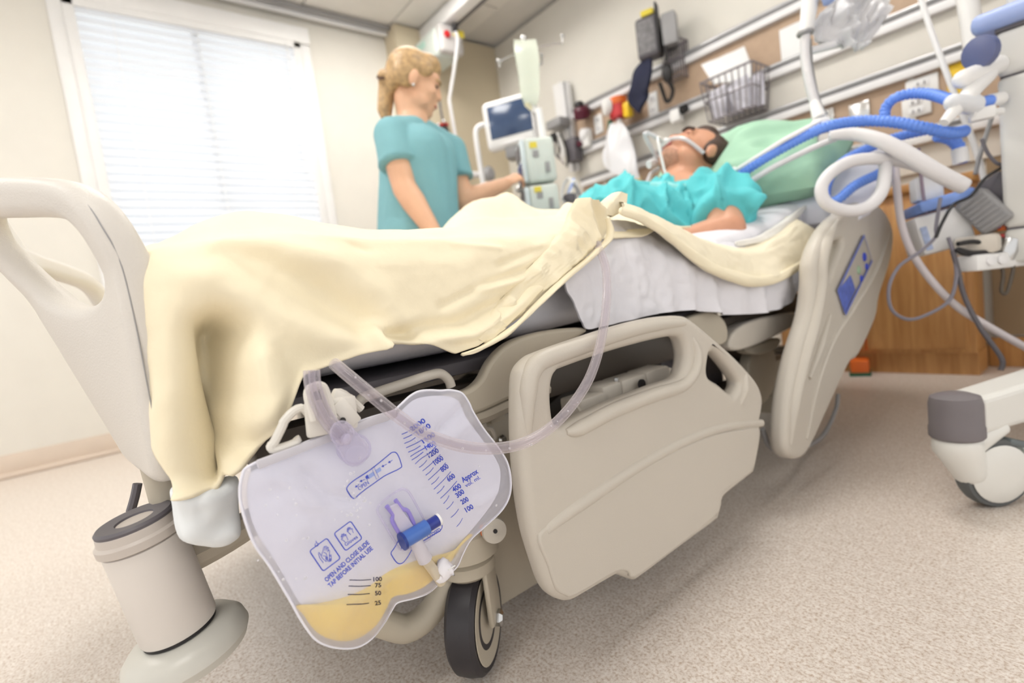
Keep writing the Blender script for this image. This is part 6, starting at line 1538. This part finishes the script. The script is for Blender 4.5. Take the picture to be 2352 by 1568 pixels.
# hoses: name, points (px, py, depth), radius, material, label
def hose(name, label, P, r, m, ribs=0, cuffs=(), cat='hose'):
    Q = [dz(a, b, d) for a, b, d in P]
    o = thing(name, label, cat, Q[0])
    L = sum((b - a).length for a, b in zip(catmull(Q, 6), catmull(Q, 6)[1:]))
    mk('hose', tube(Q, r, 14, 8, rib=r * 0.17 if ribs else 0, ribn=int(L / 0.0105) if ribs else 0), m, o, angle=0)
    for k in cuffs:
        a, b = (Q[0], Q[1]) if k == 0 else (Q[-1], Q[-2]); mk('cuff', tube([a, a + (b - a).normalized() * 0.04], r * 1.12, 14, 1), M_WHITE if k < 2 else m, o)
    return o
hose('blue_hose', 'long blue corrugated breathing hose from the patient to the ventilator', [(1640, 430, 1.58), (1690, 405, 1.52), (1770, 355, 1.46), (1850, 312, 1.43), (1910, 288, 1.41), (1980, 278, 1.40), (2050, 280, 1.36), (2120, 293, 1.33), (2180, 305, 1.33), (2216, 301, 1.36)], 0.0155, M_BLUE, 1, (0,))
hose('blue_hose', 'blue corrugated hose arching up to the milky filter', [(2032, 285, 1.42), (2034, 250, 1.42), (2055, 226, 1.40), (2095, 215, 1.38), (2140, 217, 1.34), (2190, 233, 1.28)], 0.0145, M_BLUE, 1)
hose('blue_hose', 'short blue hose between the milky filter and the ventilator', [(2232, 240, 1.29), (2270, 232, 1.30), (2300, 226, 1.31)], 0.0145, M_BLUE, 1, (1,))
hose('blue_hose', 'lower blue hose crossing behind the white hose loop', [(2150, 295, 1.44), (2060, 315, 1.46), (2000, 338, 1.46), (1950, 362, 1.45), (1915, 392, 1.44), (1898, 430, 1.43), (1900, 462, 1.42), (1925, 458, 1.40), (1965, 425, 1.40), (2020, 398, 1.42), (2060, 372, 1.44)], 0.0135, M_BLUE, 1)
hose('blue_hose', 'short blue hose end bending down to a white cuff', [(2150, 312, 1.40), (2180, 318, 1.40), (2202, 338, 1.40), (2208, 375, 1.40)], 0.0165, M_BLUE, 1, (1,))
hose('white_hose', 'thick white hose sloping down in front of the blue hoses', [(1905, 312, 1.36), (1960, 308, 1.34), (2020, 322, 1.30), (2080, 352, 1.27), (2150, 395, 1.25), (2215, 428, 1.25)], [0.012, 0.0165, 0.018, 0.019, 0.0195, 0.0185], M_WHOSE)
hose('white_hose', 'white hose curled into a ring above the head-end rail', [(2140, 392, 1.33), (2080, 372, 1.32), (2010, 364, 1.31), (1950, 372, 1.30), (1905, 400, 1.29), (1886, 435, 1.285), (1900, 468, 1.28), (1945, 484, 1.28), (1990, 476, 1.285), (2022, 445, 1.29), (2032, 405, 1.30), (2034, 370, 1.32)], 0.0150, M_WHOSE)
hose('white_hose', 'thin white hose hanging down past the cabinet to the floor', [(2056, 375, 1.42), (2060, 430, 1.42), (2070, 510, 1.42), (2095, 580, 1.41), (2140, 645, 1.40), (2200, 705, 1.38), (2280, 755, 1.36), (2360, 800, 1.35)], 0.0095, mat('pale_hose', (206, 198, 200), 0.4), 0)
hose('white_hose', 'slim white hose lying along the long blue hose', [(1640, 440, 1.57), (1700, 428, 1.51), (1780, 382, 1.45), (1870, 338, 1.41), (1920, 318, 1.38)], 0.008, M_WHOSE)
mk_r = thing('hose_rod', 'straight white support rod running above the long blue hose', 'rod', dz(1650, 412, 1.70))
mk('rod', tube([dz(1648, 418, 1.56), dz(1700, 385, 1.50), dz(1800, 322, 1.43), (dz(1884, 278, 1.42))], 0.0065, 10, 1), M_WHITE, mk_r)
mk('tip', ball(dz(1648, 418, 1.56), 0.011), M_WHITE, mk_r)
ec = thing('circuit_connector', 'white breathing circuit connector with blue cap near the patient neck', 'connector', dz(1615, 430, 1.74))
mk('y_piece', join(capsule(dz(1592, 440, 1.62), 0.022, dz(1640, 425, 1.59), 0.018), capsule(dz(1610, 432, 1.61), 0.018, dz(1620, 408, 1.61), 0.013)), M_WHITE, ec)
mk('blue_cap', box(dz(1602, 405, 1.62), (0.025, 0.02, 0.025), bev=0.005), mat('cap_blue', (36, 74, 190), 0.4), ec)
mk('side_tube', tube([dz(1608, 410, 1.61), dz(1650, 400, 1.58), dz(1690, 388, 1.56)], 0.008, 8), M_WHITE, ec)

# white support column and ribbed hose holding the circuit from above
st = thing('hose_hanger', 'white hanger post with ribbed flexible arm holding the blue hose', 'hanger', dz(1860, 60, 1.5))
mk('post', tube([dz(1866, -60, 1.52), dz(1858, 20, 1.52), dz(1852, 72, 1.52)], [0.026, 0.022, 0.018], 14), M_WHITE, st)
mk('collar', lathe([(0.022, 0), (0.024, 0.006), (0.02, 0.012)], dz(1850, 80, 1.52), (0, 0, 1), 16), M_GREY, st)
mk('flexible_arm', tube([dz(1850, 78, 1.52), dz(1849, 130, 1.51), dz(1858, 185, 1.49), (dz(1872, 240, 1.47))], 0.0135, 12, 8, rib=0.002, ribn=36), M_WHOSE, st, angle=0)
mk('clip_arm', tube([dz(1870, 236, 1.47), dz(1882, 272, 1.45)], [0.013, 0.018], 12, 1), M_WHITE, st)
mk('clip', box(dz(1884, 288, 1.44), (0.045, 0.04, 0.035), Rz(0.5), bev=0.008), M_WHITE, st)
mk('clip_foot', box(dz(1896, 318, 1.42), (0.04, 0.03, 0.03), Rz(0.5), bev=0.01), mat('cream_clip', (226, 220, 212), 0.4), st)
mk('side_line', tube([dz(1862, 90, 1.53), dz(1866, 150, 1.52), dz(1882, 230, 1.5), dz(1900, 262, 1.48)], 0.003, 6), M_GREY, st)
mk('cross_bar', tube([dz(1858, 118, 1.54), dz(1960, 92, 1.56)], 0.012, 10, 1), M_RAILW, st)
mk('blue_joint', lathe([(0.02, 0), (0.024, 0.01), (0.02, 0.03)], dz(1888, -2, 1.5), (1, 0.2, 0.1), 16), M_PBLUE, st)
pb_rows = [(dz(1930, -30, 1.55), dz(2050, -40, 1.55)), (dz(1905, 10, 1.55), dz(2042, 10, 1.54)), (dz(1875, 40, 1.54), dz(2030, 50, 1.53)), (dz(1872, 72, 1.53), dz(2005, 92, 1.53)), (dz(1920, 92, 1.53), dz(1985, 108, 1.53)), (dz(1948, 112, 1.53), dz(1966, 118, 1.53))]
tag(mk('plastic_bag', cloth_sheet(pb_rows, 36, 0.03, 12.0, 0.006, 18.0, 0.9), film('crinkly_bag', (244, 244, 247), 0.12, 0.3, 0.3, 0.35), angle=0), 'crumpled white plastic bag hanging at the top right', 'bag')
pl = thing('drip_pole', 'pale grey slanted pole behind the blue hose arch', 'pole', dz(2190, 250, 1.6))
mk('pole', tube([dz(2105, -40, 1.66), dz(2135, 60, 1.64), dz(2190, 210, 1.6), dz(2240, 340, 1.58), dz(2275, 470, 1.56)], 0.0085, 10), M_RAILW, pl)
mk('foot_clamp', box(dz(2276, 475, 1.55), (0.05, 0.05, 0.05), Rz(0.4), bev=0.01), M_GREY, pl)
for k, (a, b, c_, d_) in enumerate(((2040, 190, 2062, 270), (2150, 150, 2120, 280), (2085, 240, 2075, 275))):
    pass
wp = thing('wall_post', 'white vertical equipment post beside the yellow sign', 'post', dz(2230, 40, 1.75))
mk('post', tube([dz(2215, -40, 1.75), dz(2232, 60, 1.75), dz(2240, 130, 1.75)], 0.03, 12), M_WHITE, wp)

# ------------------------------------------------------------------ box, cables and adaptors under the ventilator
bx_ = thing('supply_box', 'white storage box with blue lid strip hanging beside the ventilator', 'box', dz(2165, 500, 1.42))
q = [dz(2105, 498, 1.44), dz(2228, 462, 1.40), dz(2240, 558, 1.40), dz(2117, 588, 1.44)]
ex = (q[1] - q[0]); ez = (q[0] - q[3]); exn = ex.normalized(); ezn = (ez - exn * ez.dot(exn)).normalized(); Rb_ = Matrix((exn, ezn.cross(exn), ezn)).transposed()
cb_ = sum(q, Vector()) / 4 + Rb_ @ Vector((0, 0.06, 0))
mk('bin', box(cb_, (ex.length, 0.12, ez.length), Rb_, bev=0.01), M_WHITE, bx_)
mk('print_strip', box(cb_ + Rb_ @ Vector((-ex.length * 0.38, -0.061, -0.01)), (ex.length * 0.12, 0.003, ez.length * 0.6), Rb_), mat('pale_blue_print2', (176, 190, 222), 0.6, var=0.2, vscale=60), bx_)
lid = sum([dz(2113, 480, 1.43), dz(2232, 440, 1.40)], Vector()) / 2
mk('lid', box(lid + Rb_ @ Vector((0, 0.05, 0)), (ex.length * 1.04, 0.13, 0.03), Rb_, bev=0.008), mat('lid_blue', (132, 164, 232), 0.4, var=0.1, vscale=30), bx_)
mk('packet', box(lid + Rb_ @ Vector((-0.01, 0.06, 0.05)), (0.07, 0.05, 0.07), Rb_ @ Ry(0.2), bev=0.01), M_WHITE, bx_)
ad = thing('power_adaptor', 'grey power adaptor hanging under the white hose', 'adaptor', dz(2270, 470, 1.38))
Rad = Rv @ Ry(-0.6)
mk('brick', box(dz(2262, 485, 1.38), (0.075, 0.06, 0.11), Rad, bev=0.012), M_GREY, ad)
mk('dark_block', box(dz(2290, 440, 1.40), (0.08, 0.05, 0.08), Rad, bev=0.01), M_DGREY, ad)
for k in range(7):
    mk('rib', box(dz(2262, 485, 1.38) + Rad @ Vector((0, -0.031, -0.04 + k * 0.013)), (0.06, 0.004, 0.005), Rad), M_GREY, ad)
pw = thing('socket_strip', 'white socket strip with plugs beneath the ventilator', 'socket strip', dz(2270, 600, 1.36))
s0_, s1_ = dz(2218, 606, 1.36), dz(2345, 592, 1.38); ds = s1_ - s0_; Rs = basis(ds, (0, 0, 1))
mk('strip', box((s0_ + s1_) / 2, (0.042, 0.06, ds.length), Rs, bev=0.006), M_WHITE, pw)
for k in (0.25, 0.45): mk('socket', lathe([(0.013, 0), (0.013, 0.004), (0.01, 0.005)], s0_.lerp(s1_, k) - C_F * 0.032, -C_F, 18), M_RAILW, pw)
mk('plug', box(dz(2245, 562, 1.37), (0.09, 0.05, 0.05), Rv, bev=0.012), mat('cream_plug', (214, 206, 194), 0.45), pw)
mk('chrome_joint', lathe([(0.022, -0.03), (0.026, 0), (0.022, 0.03)], dz(2312, 575, 1.36), (0.3, 0.2, 1), 18), M_STEEL, pw)
for a, b, m in ((2293, 512, M_YELLOW), (2302, 522, M_ORANGE), (2288, 517, mat('plug_blue', (30, 52, 170), 0.4)), (2300, 545, M_RED)):
    mk('coloured_plug', box(dz(a, b, 1.37), (0.018, 0.018, 0.018), Rv, bev=0.003), m, pw)
def cable(label, P, r, m, name='cable'):
    return tag(mk(name, tube([dz(a, b, d) for a, b, d in P], r, 8, 8), m), label, 'cable')
cable('dark grey cable falling from the storage box to the ventilator base', [(2188, 575, 1.36), (2200, 620, 1.36), (2215, 680, 1.36), (2250, 750, 1.34), (2300, 822, 1.32), (2298, 850, 1.32)], 0.006, M_DGREY)
cable('thin grey cable looped in a big circle beside the wooden cabinet', [(2160, 455, 1.38), (2150, 520, 1.37), (2148, 545, 1.37), (2110, 580, 1.37), (2065, 612, 1.37), (2042, 660, 1.37), (2048, 710, 1.37), (2085, 733, 1.37), (2130, 722, 1.37), (2180, 690, 1.36), (2196, 640, 1.36), (2192, 590, 1.36), (2178, 545, 1.36)], 0.0045, mat('cable_grey', (126, 122, 132), 0.5))
cable('black cable bundle coiled above the socket strip', [(2200, 560, 1.35), (2240, 555, 1.35), (2275, 566, 1.35), (2290, 580, 1.35), (2260, 586, 1.35), (2215, 582, 1.35), (2200, 572, 1.35), (2235, 580, 1.345), (2290, 576, 1.345)], 0.006, M_BLACK)
cable('dark looped lead hanging below the socket strip', [(2296, 590, 1.35), (2304, 630, 1.35), (2300, 668, 1.35), (2312, 672, 1.35), (2325, 630, 1.35), (2328, 605, 1.35)], 0.0045, mat('lead_brown', (84, 74, 62), 0.5))
cable('dark cable crossing the blue lid of the storage box', [(2150, 545, 1.36), (2165, 510, 1.36), (2190, 470, 1.36), (2230, 450, 1.36), (2262, 410, 1.36), (2300, 385, 1.36), (2320, 372, 1.36)], 0.004, M_BLACK)
cable('grey cable running up behind the white hose to the ventilator', [(2240, 400, 1.42), (2250, 360, 1.42), (2262, 320, 1.42), (2278, 270, 1.42), (2285, 255, 1.42)], 0.0055, M_GREY)
cable('black lead curling beside the ventilator edge', [(2320, 380, 1.36), (2290, 375, 1.36), (2268, 350, 1.38), (2255, 320, 1.40)], 0.0045, M_DGREY)
cable('pair of clear thin leads dropping behind the storage box', [(2110, 340, 1.45), (2115, 400, 1.45), (2122, 460, 1.45), (2130, 500, 1.44)], 0.004, mat('lead_mauve', (150, 130, 142), 0.4))
tag(mk('red_tag', cloth_sheet([(dz(2112, 415, 1.5), dz(2140, 412, 1.5)), (dz(2104, 450, 1.5), dz(2118, 452, 1.5))], 6, 0.004, 4.0, 0.006), M_RED, angle=0), 'dark red tag hanging behind the thin leads', 'tag')
# items on the floor by the cabinet
fl = az(1985, 852, 0.0); 
o = thing('floor_wedge', 'orange and green wedge lying on the floor behind the head-end rail', 'wedge', (fl.x, fl.y, 0))
pA = dz(1996, 778, 2.2); pB = dz(1972, 838, 2.2)
wc = az(1976, 856, 0.0)
mk('lower_block', box((wc.x, wc.y, 0.035), (0.07, 0.16, 0.07), Rz(0.3), bev=0.01), M_ORANGE, o)
mk('sole', box((wc.x, wc.y, 0.008), (0.08, 0.17, 0.016), Rz(0.3), bev=0.004), M_GREENP, o)
mk('upper_block', box((wc.x + 0.02, wc.y + 0.05, 0.13), (0.06, 0.12, 0.05), Rz(0.3), bev=0.01), M_ORANGE, o)
mk('upper_top', box((wc.x + 0.02, wc.y + 0.05, 0.175), (0.055, 0.1, 0.045), Rz(0.3), bev=0.01), M_GREENP, o)
mk('link_pin', tube([(wc.x + 0.01, wc.y + 0.03, 0.06), (wc.x + 0.02, wc.y + 0.05, 0.13)], 0.012, 8, 1), M_ORANGE, o)
